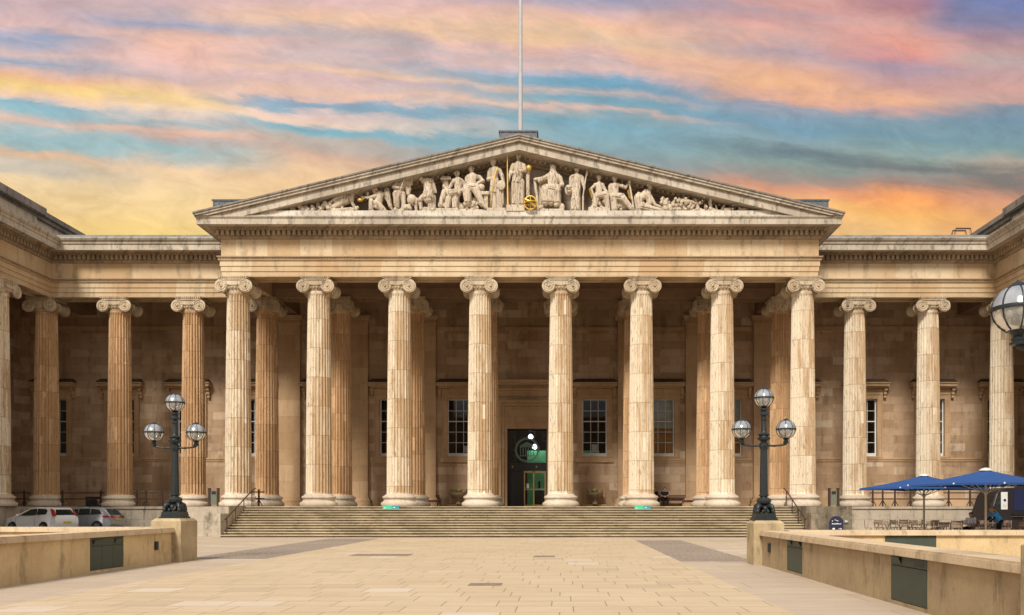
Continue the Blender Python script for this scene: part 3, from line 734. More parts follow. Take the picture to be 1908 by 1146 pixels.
def capital_geo(b, M):
    def T(p): return M @ Vector(p)
    # balusters joining the front and back scrolls
    for s in (-1, 1):
        cx, cz = s*.715, 12.97
        prof = [(.385,-.80),(.40,-.78),(.40,-.70),(.36,-.66),(.30,-.40),(.275,-.12),(.31,-.10),(.31,.10),(.275,.12),(.30,.40),(.36,.66),(.40,.70),(.40,.78),(.385,.80)]
        R = M @ Matrix.Translation((cx, 0, cz)) @ Matrix.Rotation(pi/2, 4, 'X')
        b.lathe(prof, n=28, M=R)
        for f in (-1, 1):
            pts = []; rr = []
            turns = 2.35; K = 56
            for i in range(K+1):
                t = i/K; a = pi/2+f*0+s*(-1)*(-2*pi*turns*t)
                r = .375*(1-t)**1.0*.80+.078
                a = pi/2 - s*2*pi*turns*t*(-1) if False else pi/2 + (-s)*(-1)*2*pi*turns*t
                pts.append(T((cx+r*cos(a), f*.81, cz+r*sin(a)))); rr.append(.036*(1-.45*t))
            b.tube(pts, rr, 6)
            c = T((cx, f*.82, cz)); b.ball(c, .078, n=10)
    # cushion between the scrolls, with its sunk channel
    for f in (-1, 1):
        y0, y1 = (-.79, -.55) if f < 0 else (.55, .79)
        poly = [(-.70, 13.30), (.70, 13.30)]+[(.70-.14*i, 13.09-.05*sin(pi*i/10)) for i in range(11)]
        a = [b.bm.verts.new(T((x, y0, z))) for x, z in poly]; c = [b.bm.verts.new(T((x, y1, z))) for x, z in poly]; n = len(poly)
        b.bm.faces.new(a); b.bm.faces.new(c[::-1])
        for i in range(n): b.bm.faces.new((a[i], c[i], c[(i+1)%n], a[(i+1)%n]))
        b.tube([T((-.72+1.44*i/8, f*.81, 13.335)) for i in range(9)], .034, 6)
        b.tube([T((-.46+.92*i/8, f*.81, 13.075-.05*sin(pi*i/8))) for i in range(9)], .026, 6)
    def bx(x0, x1, y0, y1, z0, z1):
        b.hexa([T(p) for p in ((x0,y0,z0),(x1,y0,z0),(x1,y1,z0),(x0,y1,z0),(x0,y0,z1),(x1,y0,z1),(x1,y1,z1),(x0,y1,z1))])
    bx(-.72, .72, -.70, .70, 13.02, 13.34)
    bx(-.80, .80, -.80, .80, 13.36, 13.42); bx(-.86, .86, -.86, .86, 13.50, 13.54); bx(-.80, .80, -.80, .80, 13.421, 13.499)
    for i in range(13):
        x = -.78+i*1.56/12
        for f in (-1, 1): bx(x-.038, x+.038, f*.86 if f < 0 else .801, -.801 if f < 0 else .86, 13.425, 13.495)
        for f in (-1, 1): bx(-.86 if f < 0 else .801, -.801 if f < 0 else .86, x-.038, x+.038, 13.425, 13.495)
def capital_mesh(rots=(0,)):
    b = B()
    for r in rots: capital_geo(b, Matrix.Rotation(r, 4, 'Z'))
    b.lathe([(.64,12.66),(.67,12.68),(.68,12.72),(.645,12.74),(.66,12.78),(.74,12.88),(.80,12.98),(.80,13.02)], n=40)
    for i in range(24):
        a = 2*pi*(i+.5)/24; b.ball((.74*cos(a), .74*sin(a), 12.90), .075, .75, .75, 1.15, n=8)
    return b.mesh('capital', m_cap, 35)
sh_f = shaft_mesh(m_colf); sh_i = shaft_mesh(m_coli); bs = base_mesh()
cp0 = capital_mesh((0,))
def column(x, y, sh, cp, rot=0, label=None):
    o = obj('column', sh, None, mus, loc=(x-XC, y-59, FL), rot=(0,0,rot), label=label)
    obj('base', bs, None, o); obj('capital', cp, None, o)
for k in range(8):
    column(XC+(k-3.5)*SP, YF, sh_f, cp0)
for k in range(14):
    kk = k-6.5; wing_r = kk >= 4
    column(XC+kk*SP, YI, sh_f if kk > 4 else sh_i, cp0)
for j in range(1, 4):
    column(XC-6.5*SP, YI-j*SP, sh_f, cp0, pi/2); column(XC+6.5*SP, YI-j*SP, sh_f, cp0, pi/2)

# ---- windows
def window(n):
    c = XC+n*SP; portico = abs(n) <= 3
    b = B(); y = YW
    b.box(c-1.24, c-.88, y-.10, y-.001, 5.14, 9.70); b.box(c+.88, c+1.24, y-.10, y-.001, 5.14, 9.70); b.box(c-.88, c+.88, y-.10, y-.001, ZG1, 9.70)
    for s in (-1, 1):
        x0, x1 = sorted((c+s*1.24, c+s*1.16)); b.box(x0, x1, y-.15, y-.101, 5.14, 9.70)
    b.box(c-1.16, c+1.16, y-.15, y-.101, 9.62, 9.70)
    b.box(c-.92, c+.92, y-.14, y+.4, 5.12, 5.235)
    w = obj('window', b, m_pil, **MP)
    w.name = 'window'
    b = B()
    b.box(c-1.30, c+1.30, y-.12, y-.001, 9.702, 10.06)
    b.box(c-1.46, c+1.46, y-.40, y-.001, 10.062, 10.16); b.box(c-1.58, c+1.58, y-.56, y-.001, 10.162, 10.36); b.box(c-1.63, c+1.63, y-.62, y-.001, 10.362, 10.44)
    for s in (-1, 1):
        x0, x1 = sorted((c+s*1.29, c+s*1.52))
        b.box(x0, x1, y-.34, y-.001, 9.86, 10.061); b.box(x0+.02, x1-.02, y-.26, y-.001, 9.62, 9.859); b.box(x0+.04, x1-.04, y-.18, y-.001, 9.40, 9.619)
        b.tube([(x0, y-.30, 9.95), (x1, y-.30, 9.95)], .09, 10); b.tube([((x0+x1)/2-.09, y-.15, 9.42), ((x0+x1)/2+.09, y-.15, 9.42)], .075, 10)
    obj('hood', b, m_pil, w, world=True)
    b = B(); z = 10.442
    b.hexa([(c-1.62,y-.61,z),(c+1.62,y-.61,z),(c+1.62,y-.001,z),(c-1.62,y-.001,z),(c-1.36,y-.35,z+.26),(c+1.36,y-.35,z+.26),(c+1.36,y-.001,z+.30),(c-1.36,y-.001,z+.30)])
    obj('hood_roof', b, m_hoodroof, w, world=True)
    b = B(); yy = y+.16
    b.box(c-.88, c-.80, yy, yy+.09, 5.24, ZG1); b.box(c+.80, c+.88, yy, yy+.09, 5.24, ZG1); b.box(c-.80, c+.80, yy, yy+.09, ZG1-.07, ZG1); b.box(c-.80, c+.80, yy-.02, yy+.09, 5.24, 5.46)
    for i in (1, 2): x = c-.80+1.6*i/3; b.box(x-.018, x+.018, yy+.02, yy+.06, 5.46, ZG1-.07)
    for i in range(1, 5): zz = 5.46+(ZG1-.07-5.46)*i/5; t = .035 if i == 3 else .018; b.box(c-.80, c+.80, yy+.015, yy+.065, zz-t, zz+t)
    obj('sash', b, m_white, w, world=True)
    b = B(); b.box(c-.80, c+.80, yy+.036, yy+.044, 5.46, ZG1-.07); obj('pane', b, m_pane, w, world=True)
    if n in (2, 3):
        b = B(); b.box(c-.85, c+.85, yy+.20, yy+.22, 7.25, ZG1); obj('blind', b, m_blind, w, world=True)
        b = B(); b.box(c-.85, c+.85, yy+.30, yy+.33, 5.3, 7.6); [b.box(c-.85, c+.85, yy+.285, yy+.299, 5.5+q*.45, 5.52+q*.45) for q in range(4)]; obj('timber_board', b, m_board, w, world=True)
    if n == 1:
        b = B(); b.box(c-.20, c+.22, yy+.09, yy+.10, 5.55, 6.1); obj('notice', b, m_white, w, world=True)
        b = B(); b.box(c-.8, c+.35, yy+.14, yy+.16, 5.4, 5.66); obj('green_strip', b, m_green, w, world=True)
    if n == -1:
        b = B(); b.box(c+.30, c+.74, yy+.09, yy+.10, 5.52, 6.0); obj('notice', b, m_white, w, world=True)
for n in WIN:
    window(n)

# ---- doorway
def doorway():
    c = XC; y = YW
    b = B()
    for i, (w0, w1, d) in enumerate(((1.42,1.62,.08),(1.621,1.82,.22),(1.821,2.04,.38))):
        b.box(c-w1, c-w0, y-d, y-.001, FL, 9.22-.2*(2-i)+.0); b.box(c+w0, c+w1, y-d, y-.001, FL, 9.22-.2*(2-i))
    b.box(c-1.42, c+1.42, y-.06, y-.001, 8.62, 8.82); b.box(c-1.62, c+1.62, y-.22, y-.001, 8.821, 9.02); b.box(c-1.82, c+1.82, y-.38, y-.001, 9.021, 9.24)
    b.box(c-1.42, c+1.42, y-.02, y+.3, 7.62, 8.619); b.box(c-1.42, c+1.42, y-.10, y+.3, 7.46, 7.619); b.box(c-1.42, c+1.42, y-.05, y+.3, 7.2, 7.459)
    b.box(c-2.7, c+2.7, y-.10, y-.001, 9.50, 9.90); b.box(c-2.75, c+2.75, y-.2, y-.001, 9.901, 10.02)
    for i in range(32): x = c-2.62+i*.169; b.box(x-.05, x+.05, y-.36, y-.001, 10.08, 10.26)
    b.box(c-2.8, c+2.8, y-.24, y-.001, 10.021, 10.079); b.box(c-2.9, c+2.9, y-.5, y-.001, 10.28, 10.42); b.box(c-3.05, c+3.05, y-.62, y-.001, 10.421, 10.62)
    for s in (-1, 1):
        x0, x1 = sorted((c+s*2.25, c+s*2.6)); b.box(x0, x1, y-.3, y-.001, 8.5, 9.49)
    d = obj('doorway', b, m_pil, **MP)
    yd = y+.45
    b = B(); b.box(c-1.42, c-1.34, yd, yd+.12, FL, 7.2); b.box(c+1.34, c+1.42, yd, yd+.12, FL, 7.2); b.box(c-1.34, c+1.34, yd, yd+.12, 7.08, 7.2)
    b.box(c-1.34, c+1.34, yd-.06, yd+.14, 4.22, 4.80); b.box(c-.92, c-.86, yd, yd+.1, 4.8, 7.08)
    b.box(c-1.34, c-.2, yd+.05, yd+.12, FL, 4.22)
    obj('door_frame', b, m_doorframe, d, world=True)
    b = B()
    for x in (c-.20, c+.46, c+1.28): b.box(x-.045, x+.045, yd, yd+.08, FL, 4.2)
    b.box(c-.155, c+1.235, yd, yd+.08, 4.08, 4.2); b.box(c-.155, c+.415, yd, yd+.08, FL, FL+.12); b.box(c+.505, c+1.235, yd, yd+.08, FL, FL+.12)
    b.box(c-.155, c+1.235, yd-.04, yd-.01, 2.86, 2.92)
    obj('door', b, m_brass, d, world=True)
    b = B(); b.box(c-1.34, c+1.34, yd+.04, yd+.05, 4.8, 7.08); b.box(c-.155, c+1.235, yd+.03, yd+.04, FL+.12, 4.08); obj('glazing', b, m_doorglass, d, world=True)
    # round emblem on the glass: a ring round a little temple front
    cx, cz, ye = c-.02, 5.72, yd+.03; b = B()
    def annulus(r0, r1, n=48):
        a = [b.bm.verts.new((cx+r0*cos(2*pi*i/n), ye, cz+r0*sin(2*pi*i/n))) for i in range(n)]
        q = [b.bm.verts.new((cx+r1*cos(2*pi*i/n), ye, cz+r1*sin(2*pi*i/n))) for i in range(n)]
        for i in range(n): b.bm.faces.new((a[i], a[(i+1)%n], q[(i+1)%n], q[i]))
    annulus(.74, .86); annulus(.90, .92)
    b.prism([(cx-.56, cz+.30), (cx+.56, cz+.30), (cx, cz+.58)], ye-.006, ye)
    b.box(cx-.52, cx+.52, ye-.006, ye, cz+.20, cz+.28); b.box(cx-.54, cx+.54, ye-.006, ye, cz-.46, cz-.40)
    for i in range(6): x = cx-.47+i*.188; b.box(x-.03, x+.03, ye-.006, ye, cz-.40, cz+.20)
    obj('emblem', b, m_emblem, d, world=True)
    b = B(); b.box(c-.06, c+2.4, y+1.7, y+1.76, FL, 5.75); obj('green_partition', b, m_green, d, world=True)
    b = B(); b.box(c-.05, c+.12, yd-.005, yd+.0, 2.95, 3.3); obj('notice', b, m_white, d, world=True)
    b = B(); b.box(c-1.1, c-1.02, yd-.075, yd-.062, 4.45, 4.56); b.box(c+.62, c+.70, yd-.075, yd-.062, 4.45, 4.56); obj('sign_symbol', b, m_brass, d, world=True)
    b = B(); b.box(c+.75, c+.9, y+1.6, y+1.68, 3.0, 3.5); b.box(c+.5, c+1.5, y+1.2, y+1.5, FL, 2.8); obj('reception_desk', b, m_doorframe, d, world=True)
doorway()
for (x, z) in ((XC+.22, 6.70), (XC+.50, 6.0)):  # glowing globes stand in for two round reflections in the door glass
    yq = YW+1.0 if z > 6.5 else YW+1.3
    t = thing('reflection_globe', 'glowing white globe added inside the doorway for a bright reflection, '+('the higher of two' if z > 6.5 else 'the lower of two'), 'lamp', (x, yq, z), 0, 'globes added for reflections in the doorway')
    b = B(); b.ball((0,0,0), .18, n=18); obj('globe', b, m_reflglow, t, smooth=60)
    b = B(); b.tube([(0,0,.2),(0,0,11.9-z)], .015, 6); b.lathe([(.06,.19),(.08,.22),(.03,.28)], n=12); obj('stem', b, m_black, t)

# ------------------------------------------------------------------ flagpole
t = thing('flagpole', 'tall white flagpole rising from the roof block behind the pediment top', 'flagpole', (-2.62, 53.6, 25.48))
b = B(); b.lathe([(.155,0),(.15,.3),(.12,8),(.095,14),(.06,18)], n=16); obj('pole', b, plain('pole_paint', (.36,.36,.36), .5), t, smooth=40)
b = B(); b.lathe([(.30,0),(.30,.12),(.20,.2),(.18,.5)], n=16); obj('base', b, m_lead, t, smooth=40)
b = B(); b.ball((0,0,18.1), .16); obj('finial', b, m_gold, t, smooth=40)
t = thing('roof_guardrail', 'thin metal guardrail frame on the right wing roof against the sky', 'guardrail', (27.2, 56, 18.9)); t.scale = (.8, 1, 2.6)
for xx in (0, .45):
    b = B(); b.tube([(-1.1-xx*.2,xx,0),(-.5,xx,.62),(.75-xx*.3,xx,.62),(1.2,xx,0)], .022, 6); b.tube([(-.5,xx,.62),(-.5,xx,0)], .02, 6); b.tube([(.7-xx*.3,xx,.62),(.7-xx*.3,xx,0)], .02, 6); b.tube([(-.8,xx,.3),(.95,xx,.3)], .015, 6); obj('rail', b, m_rail, t)

# ------------------------------------------------------------------ pediment sculpture
YS = 48.22; SS = F/48.05
CR = {'A': (500,270,7.95), 'B': (720,270,7.95), 'C': (900,270,7.95), 'D': (1080,270,5.61)}
def PXZ(cr, x, y):
    ox, oy, s = CR[cr]; return ((ox+x/s-1045)/SS, FL+(943.5-(oy+y/s))/SS-.02)
def statue(name, label, cr, prims, cat='statue', mat=None, voxel=.019, group='carved figures in the pediment'):
    s = CR[cr][2]; k = 1/(s*SS); b = B(); rnd = random.Random(label)
    for p in prims:
        t = p[0]
        if t in ('c', 's'):
            x1, y1, r1, x2, y2, r2 = p[1:7]; d = p[7] if len(p) > 7 else 0.
            X1, Z1 = PXZ(cr, x1, y1); X2, Z2 = PXZ(cr, x2, y2)
            b.caps((X1, YS-d, Z1), (X2, YS-d, Z2), r1*k, r2*k, 12)
            if t == 's':       # hanging folds over the front of the cloth
                n = 5 if r1 < 55 else 7
                for i in range(n):
                    u = -0.85+1.7*(i+.5)/n+rnd.uniform(-.07,.07); pts = []
                    for j in range(6):
                        v = j/5; r = (r1+(r2-r1)*v)*k; uu = u+.16*sin(v*2.4+i*1.3)*rnd.uniform(.5,1)
                        ax = Vector((X2-X1, 0, Z2-Z1)); ax.normalize(); px = Vector((ax.z, 0, -ax.x))
                        c = Vector((X1+(X2-X1)*v, YS-d, Z1+(Z2-Z1)*v))+px*(uu*r)
                        c.y -= sqrt(max(.04, 1-min(1, uu*uu)))*r*1.13; pts.append(c)
                    b.tube(pts, [max(.020, r1*k*.115)]*6, 6)
        elif t == 'b':         # ball: x, y, r, sx, sy(depth), sz, d
            x, y, r = p[1:4]; sx, sy, sz = p[4:7] if len(p) > 6 else (1,1,1); d = p[7] if len(p) > 7 else 0.
            X, Z = PXZ(cr, x, y); b.ball((X, YS-d, Z), r*k, sx, sy, sz, 14)
        elif t == 'h':         # head with face, hair and neck: x, y, r, turn
            x, y, r, tr = p[1:5]; X, Z = PXZ(cr, x, y); R = r*k
            b.ball((X, YS, Z), R, .80, .92, 1.08, 14); b.ball((X-tr*.12*R, YS+.15*R, Z+.30*R), R*1.02, .92, .95, .82, 14)
            b.caps((X-tr*.1*R, YS+.1*R, Z-.7*R), (X-tr*.3*R, YS+.1*R, Z-1.7*R), R*.45, R*.6)
            b.ball((X+tr*.35*R, YS-.85*R, Z-.18*R), R*.2, .7, 1, 1.5, 8)
            b.ball((X+tr*.25*R, YS-.62*R, Z-.72*R), R*.28, 1, 1, .8, 8)
            for e in (-1, 1): b.ball((X+tr*.25*R+e*.30*R, YS-.80*R, Z+.20*R), R*.17, 1.3, .8, .6, 8)
            for q in range(7):
                a = pi*q/6; b.ball((X-tr*.15*R+cos(a)*R*.78, YS-.25*R, Z+.15*R+sin(a)*R*.85), R*.24, n=8)
        elif t == 'x':         # block: x0,y0,x1,y1,depth0,depth1
            X0, Z0 = PXZ(cr, p[1], p[4]); X1, Z1 = PXZ(cr, p[3], p[2]); b.box(X0, X1, YS-p[5], YS+p[6], Z0, Z1)
        elif t == 'k':         # curls or lumps scattered inside a disc
            x, y, r, n, rr = p[1:6]
            for _ in range(n):
                a = rnd.uniform(0, 2*pi); q = r*sqrt(rnd.random()); X, Z = PXZ(cr, x+q*cos(a), y+q*sin(a)*.9); b.ball((X, YS-rnd.uniform(.0,.25), Z), rr*k*rnd.uniform(.7,1.2), n=8)
        elif t == 't':         # thin rod
            X1, Z1 = PXZ(cr, p[1], p[2]); X2, Z2 = PXZ(cr, p[3], p[4]); d = p[6] if len(p) > 6 else .3
            b.tube([(X1, YS-d, Z1), (X2, YS-d, Z2)], p[5]*k, 8)
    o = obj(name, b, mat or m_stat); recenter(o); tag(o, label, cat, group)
    if voxel:
        m = o.modifiers.new('remesh', 'REMESH'); m.mode = 'VOXEL'; m.voxel_size = voxel; m.use_smooth_shade = True
        m2 = o.modifiers.new('soften', 'SMOOTH'); m2.factor = .3; m2.iterations = 1
    return o
statue('statue', 'tallest carved figure, robed and standing in the middle of the pediment with a ball', 'C', [
 ('x',350,905,620,1000,.45,.45),('h',520,150,44,0),('c',480,275,38,570,275,38),('c',520,280,62,520,400,66),('s',515,420,78,500,560,82),('s',485,540,66,470,870,56),('s',560,540,62,560,870,52),
 ('c',445,285,34,405,400,30,.05),('c',405,400,28,372,520,22,.1),('c',600,290,34,625,385,30,.05),('c',625,385,28,680,405,20,.2),('s',665,440,30,665,740,28,.1),
 ('s',430,420,30,600,380,28,.15),('b',440,895,26,1.3,1.6,.7,.1),('b',520,895,24,1.2,1.8,.7,.15)])
statue('statue', 'carved standing youth in a cap holding a round palette, left of the central figure', 'C', [
 ('h',142,250,46,-.6),('b',140,215,50,1,1,.75),('c',110,350,38,220,350,38),('c',165,350,60,165,480,56),('s',170,510,66,150,700,62),('s',140,680,50,175,930,48),('s',225,660,52,255,930,42),
 ('c',88,385,30,75,500,26),('c',75,500,26,165,478,20,.15),('c',240,355,34,280,440,30),('c',280,440,28,300,540,22,.05),('b',270,600,72,.9,.25,1.05,.25),('s',285,660,26,290,860,18),('x',60,945,360,1000,.4,.4)])
statue('statue', 'carved seated woman beside a small stone table, her arm resting on an animal head', 'B', [
 ('k',1290,930,150,26,34),('c',1200,780,60,1330,800,60,-.15), ('h',1250,345,46,-.5),('c',1210,455,42,1330,455,42),('c',1268,450,66,1262,600,64),('s',1200,640,74,1320,640,70,.2),('s',1190,660,66,1215,860,60,.25),('s',1320,660,62,1420,880,44,.25),('c',1430,880,40,1490,945,24,.3),
 ('c',1185,470,30,1180,560,26),('c',1180,560,26,1260,600,20,.2),('c',1370,455,34,1430,525,28),('c',1430,525,26,1340,570,20,.2),('b',1405,620,50,1,1,1.1,.1),('k',1415,620,40,12,16),
 ('x',1390,690,1520,740,.3,.3),('x',1440,738,1505,940,.2,.3),('c',1080,985,42,1480,985,40,.1),('b',1200,970,60,2.5,1,.8)])
statue('statue', 'carved seated woman with a bird on her hand in front of a short carved column', 'B', [
 ('k',930,950,150,24,30),('c',1000,820,70,1100,900,60,-.2), ('h',1040,412,44,0),('c',1000,510,38,1100,510,38),('c',1055,510,58,1060,680,62),('s',1060,710,58,880,715,50,.2),('s',860,700,46,800,900,36,.2),('s',930,740,52,900,930,44,.15),('s',1030,760,56,1010,930,48,.1),
 ('c',1125,530,32,1185,610,28),('c',1185,610,26,1115,670,20,.15),('c',985,540,28,930,640,22,.15),('b',850,600,24,1,1,1.2,.1),('c',850,610,18,900,660,24,.1),('t',860,612,935,616,9,.1),('x',740,945,1060,1000,.35,.35)])
statue('carved_column', 'short carved altar column standing behind the seated figures in the pediment', 'B', [
 ('c',875,520,62,875,900,62,-.25),('x',795,470,955,500,.1,.6),('x',810,440,945,470,.0,.6)], 'carved column')
statue('statue', 'carved stooping figure seen from the back bending over a low stool', 'B', [
 ('k',600,940,100,18,28), ('b',510,480,40),('k',505,478,34,10,14),('c',560,520,50,650,520,50),('c',600,530,64,615,680,66),('s',620,690,78,625,790,82,.1),('c',560,750,46,495,810,38,.15),('c',495,815,34,520,985,24,.1),('c',690,760,40,700,980,30),('k',620,760,70,20,18),
 ('c',690,560,28,720,680,24),('x',555,925,650,1000,.3,.3),('t',660,830,665,990,14,.15)])
statue('statue', 'carved bearded man leaning on a long diagonal staff', 'B', [
 ('k',180,960,90,16,26),('c',300,560,40,330,640,36,.0), ('h',365,478,46,.7),('c',200,530,48,290,530,46),('c',240,530,64,180,680,66),('s',155,700,70,150,870,52),('c',240,720,44,255,850,32,.15),('c',255,850,32,235,985,24,.15),('c',150,550,34,115,620,30,.1),('c',115,625,28,235,650,22,.25),
 ('s',300,600,40,320,720,30),('t',300,450,155,890,9,.42),('b',235,1000,30,1.6,1.4,.6,.1)])
statue('statue', 'carved crouching animal at the feet of the bearded man', 'B', [
 ('b',370,800,78,.95,1,1.1),('c',430,800,42,440,970,22),('c',320,900,34,350,930,28,.1),('b',290,920,42,1,1,1.1,.15),('c',270,950,20,270,1000,16),('k',310,930,40,8,15)])
statue('statue', 'carved kneeling angel with a tall folded wing', 'A', [
 ('k',1640,960,120,20,26), ('h',1560,650,46,-.8),('k',1590,630,36,10,14),('c',1610,720,46,1680,720,44),('c',1640,720,60,1620,850,62),('s',1600,860,62,1700,960,48,.1),('s',1525,830,40,1520,960,36,.15),('c',1590,750,32,1490,780,24,.15),('c',1490,780,22,1385,765,16,.15),
 ('c',1470,700,18,1480,780,18,.1),('b',1745,700,68,.75,.35,1.6,-.05),('s',1750,700,52,1800,900,26,-.02),('c',1800,880,30,1828,945,10),('b',1740,975,36,1.8,1,.7)])
statue('statue', 'carved reclining naked man at the left, propped on one arm', 'A', [
 ('k',1060,970,180,26,24),('k',760,960,60,12,24), ('h',1240,715,46,.5),('k',1240,690,40,12,15),('c',1130,750,50,1190,770,46),('c',1150,800,62,1010,880,58,.05),('c',1010,880,54,900,950,46,.05),('c',900,945,42,840,850,36,.1),('c',840,850,36,740,985,24,.1),('c',720,850,34,700,960,26,-.1),
 ('c',1120,745,32,1010,785,26,.15),('c',1010,785,24,900,860,18,.2),('c',1215,810,28,1290,940,22),('s',960,975,30,1240,965,44,.2),('b',1310,910,26)])
statue('rocks', 'carved rocks and crocodile lying in the far left corner of the pediment', 'A', [
 ('k',250,975,160,30,20),('k',560,930,120,26,28), ('c',70,975,20,250,980,28),('c',300,900,34,420,985,26),('c',340,960,30,460,990,20),('k',600,950,80,30,26),('k',460,980,60,10,16),('b',640,930,44),('c',500,985,22,680,985,28)], 'carved rocks')
statue('statue', 'carved seated bearded elder in a tall cap on a high backed throne', 'C', [
 ('k',1010,950,170,22,28), ('h',1035,360,48,0),('b',1035,315,50,.95,.95,1.0),('c',1035,410,32,1035,440,26,.15),('c',960,450,46,1110,450,46),('s',1035,440,84,1040,600,88),('s',930,660,72,1080,660,74,.25),('s',930,680,66,920,860,60,.3),('s',1080,680,70,1100,870,54,.3),('s',1000,700,64,1010,860,56,.3),
 ('s',940,470,40,850,520,44,.1),('c',850,500,38,770,500,24,.1),('c',1140,480,38,1175,590,32,.1),('c',1175,590,30,1100,615,22,.25),('t',762,500,825,950,22,0),('x',830,480,1160,940,-.05,.45),('b',860,935,28,1.4,1.6,1.3,.3),('b',1080,905,28,1.2,1.6,1.2,.35),('b',1165,920,40,1.2,1,1.4,.2),('b',1200,970,30),('x',850,960,1200,1000,.4,.4)])
statue('statue', 'carved standing woman holding a large mask and a long thin staff', 'C', [
 ('h',1392,352,44,.3),('c',1330,455,40,1450,455,40),('c',1390,450,58,1385,590,58),('s',1385,600,66,1370,800,72),('s',1375,780,74,1370,960,82),('c',1308,470,34,1300,600,28),('c',1470,470,34,1495,590,28),('c',1495,590,24,1500,640,18,.1),('t',1548,330,1482,745,10,.15),('t',1482,745,1480,985,16,.1),('b',1540,415,18,1,1,2,.15),
 ('b',1262,665,62,.85,.5,1.35,.15),('b',1245,640,16,1.3,1,1,.35),('b',1290,640,16,1.3,1,1,.35),('b',1270,700,20,1.6,1,1,.35),('b',1270,610,46,1,.5,.5,.15)])
statue('statue', 'carved seated woman beside a small gilded lyre, right of the masked figure', 'C', [
 ('k',1720,930,150,22,28),('c',1690,820,60,1800,840,60,-.15), ('h',1720,470,38,0),('c',1665,575,34,1770,575,34),('c',1718,580,54,1718,690,54),('s',1690,750,54,1820,750,50,.2),('s',1680,760,50,1650,930,44,.2),('s',1820,770,48,1850,940,36,.2),('c',1660,590,28,1600,640,20,.1),('c',1780,590,28,1830,690,24),('c',1830,690,22,1760,710,18,.2),('x',1560,930,1880,1000,.35,.3),('t',1600,640,1650,790,16,.25)])
statue('statue', 'carved seated woman beside a tall harp', 'D', [
 ('k',420,660,80,20,20),('c',380,600,40,470,620,40,-.1), ('h',370,340,30,.2),('c',335,410,28,405,410,28),('c',370,415,40,370,500,42),('s',355,540,44,440,540,40,.15),('s',355,560,40,365,680,34,.15),('s',450,560,40,545,670,26,.2),('c',440,420,22,480,440,18,.1),('c',480,440,16,500,410,12,.1),('t',518,385,572,695,10,.15),('b',522,378,20,1,1,1.2,.1),('c',320,420,22,320,510,22)])
statue('statue', 'carved kneeling woman bending forward, right of the harp', 'D', [
 ('k',680,680,90,18,18), ('h',740,425,32,.6),('k',735,405,32,12,12),('c',700,480,34,720,500,30),('c',700,490,44,630,560,42),('s',610,550,44,625,670,38,.1),('s',640,640,40,860,685,22,.15),('s',715,500,30,730,620,26,.1),('c',620,500,24,600,520,22),('c',740,530,22,790,620,18,.1),('c',790,620,16,850,640,14,.1)])
statue('statue', 'carved lion head and reclining body at the right of the pediment', 'D', [
 ('k',1020,650,110,26,18),('c',900,640,44,1000,660,36,-.05), ('b',895,590,42,1,1,1),('k',885,585,42,24,15),('c',880,650,34,1100,675,24),('c',950,640,36,1030,660,28),('k',990,620,50,14,18)])
statue('statue', 'small carved group of animals near the right corner of the pediment', 'D', [
 ('k',1300,650,130,34,15),('k',1140,620,60,16,20), ('c',1160,680,28,1480,685,22),('k',1080,600,50,18,20),('c',1060,650,30,1060,560,26,-.1),('h',1215,570,22,-.3),('c',1225,600,26,1240,650,24),('c',1200,610,16,1180,650,12,.1),('c',1320,620,18,1325,670,13),('h',1365,580,18,0),('c',1370,600,22,1380,660,17),('c',1400,660,18,1440,680,16),('c',1440,670,14,1430,620,9),('c',1490,670,16,1515,620,10),('x',1510,655,1575,695,.2,.2),('k',1170,610,30,8,14)])
statue('statue', 'small carved tortoise in the far right corner of the pediment', 'D', [
 ('k',1620,680,70,18,12), ('b',1715,668,44,1.5,1,.42),('c',1640,690,12,1860,690,9),('b',1820,682,14)])
# gilded attributes
def gx(cr, x, y, d=.35): X, Z = PXZ(cr, x, y); return (X, YS-d, Z)
k_ = 1/(7.95*SS)
b = B(); b.ball(gx('C',680,358), 44*k_, n=24); o = obj('gold_ball', b, m_gold, smooth=60); recenter(o); tag(o, 'gilded ball held in the raised hand of the central figure', 'gilded ball')
b = B(); b.tube([gx('C',362,170,.3), gx('C',364,520,.3), gx('C',370,895,.3)], [7*k_,10*k_,14*k_], 10); b.ball(gx('C',361,155,.3), 16*k_); o = obj('gold_sceptre', b, m_gold, smooth=60); recenter(o); tag(o, 'tall gilded sceptre upright beside the central figure', 'sceptre')
b = B(); c = Vector(gx('C',706,895,.62)); R = 88*k_
b.tube([c+Vector((R*cos(a), 0, R*sin(a)*1.12)) for a in [2*pi*i/32 for i in range(32)]], 12*k_, 8, closed=True)
b.tube([c+Vector((R*.95*cos(a), R*.95*sin(a), R*.1*cos(a))) for a in [2*pi*i/32 for i in range(32)]], 9*k_, 8, closed=True)
b.tube([c+Vector((-R*.9, -.05, R*.55)), c+Vector((0, -.22, -.02)), c+Vector((R*.8, -.05, -R*.75))], 20*k_, 8); b.tube([c+Vector((0, 0, R*1.1)), c+Vector((0, 0, -R*1.25))], 7*k_, 8)
o = obj('gold_armillary_sphere', b, m_gold, smooth=60); recenter(o); tag(o, 'gilded ring shaped armillary sphere standing at the feet of the central figure', 'armillary sphere')
b = B(); b.ball(gx('A',1365,820,.25), 40*k_, 1.1, .8, .6); b.tube([gx('A',1395,815,.25), gx('A',1425,795,.25), gx('A',1400,790,.25)], 6*k_, 6); o = obj('gold_lamp', b, m_gold, smooth=60); recenter(o); tag(o, 'small gilded oil lamp held out by the kneeling angel', 'gilded lamp')
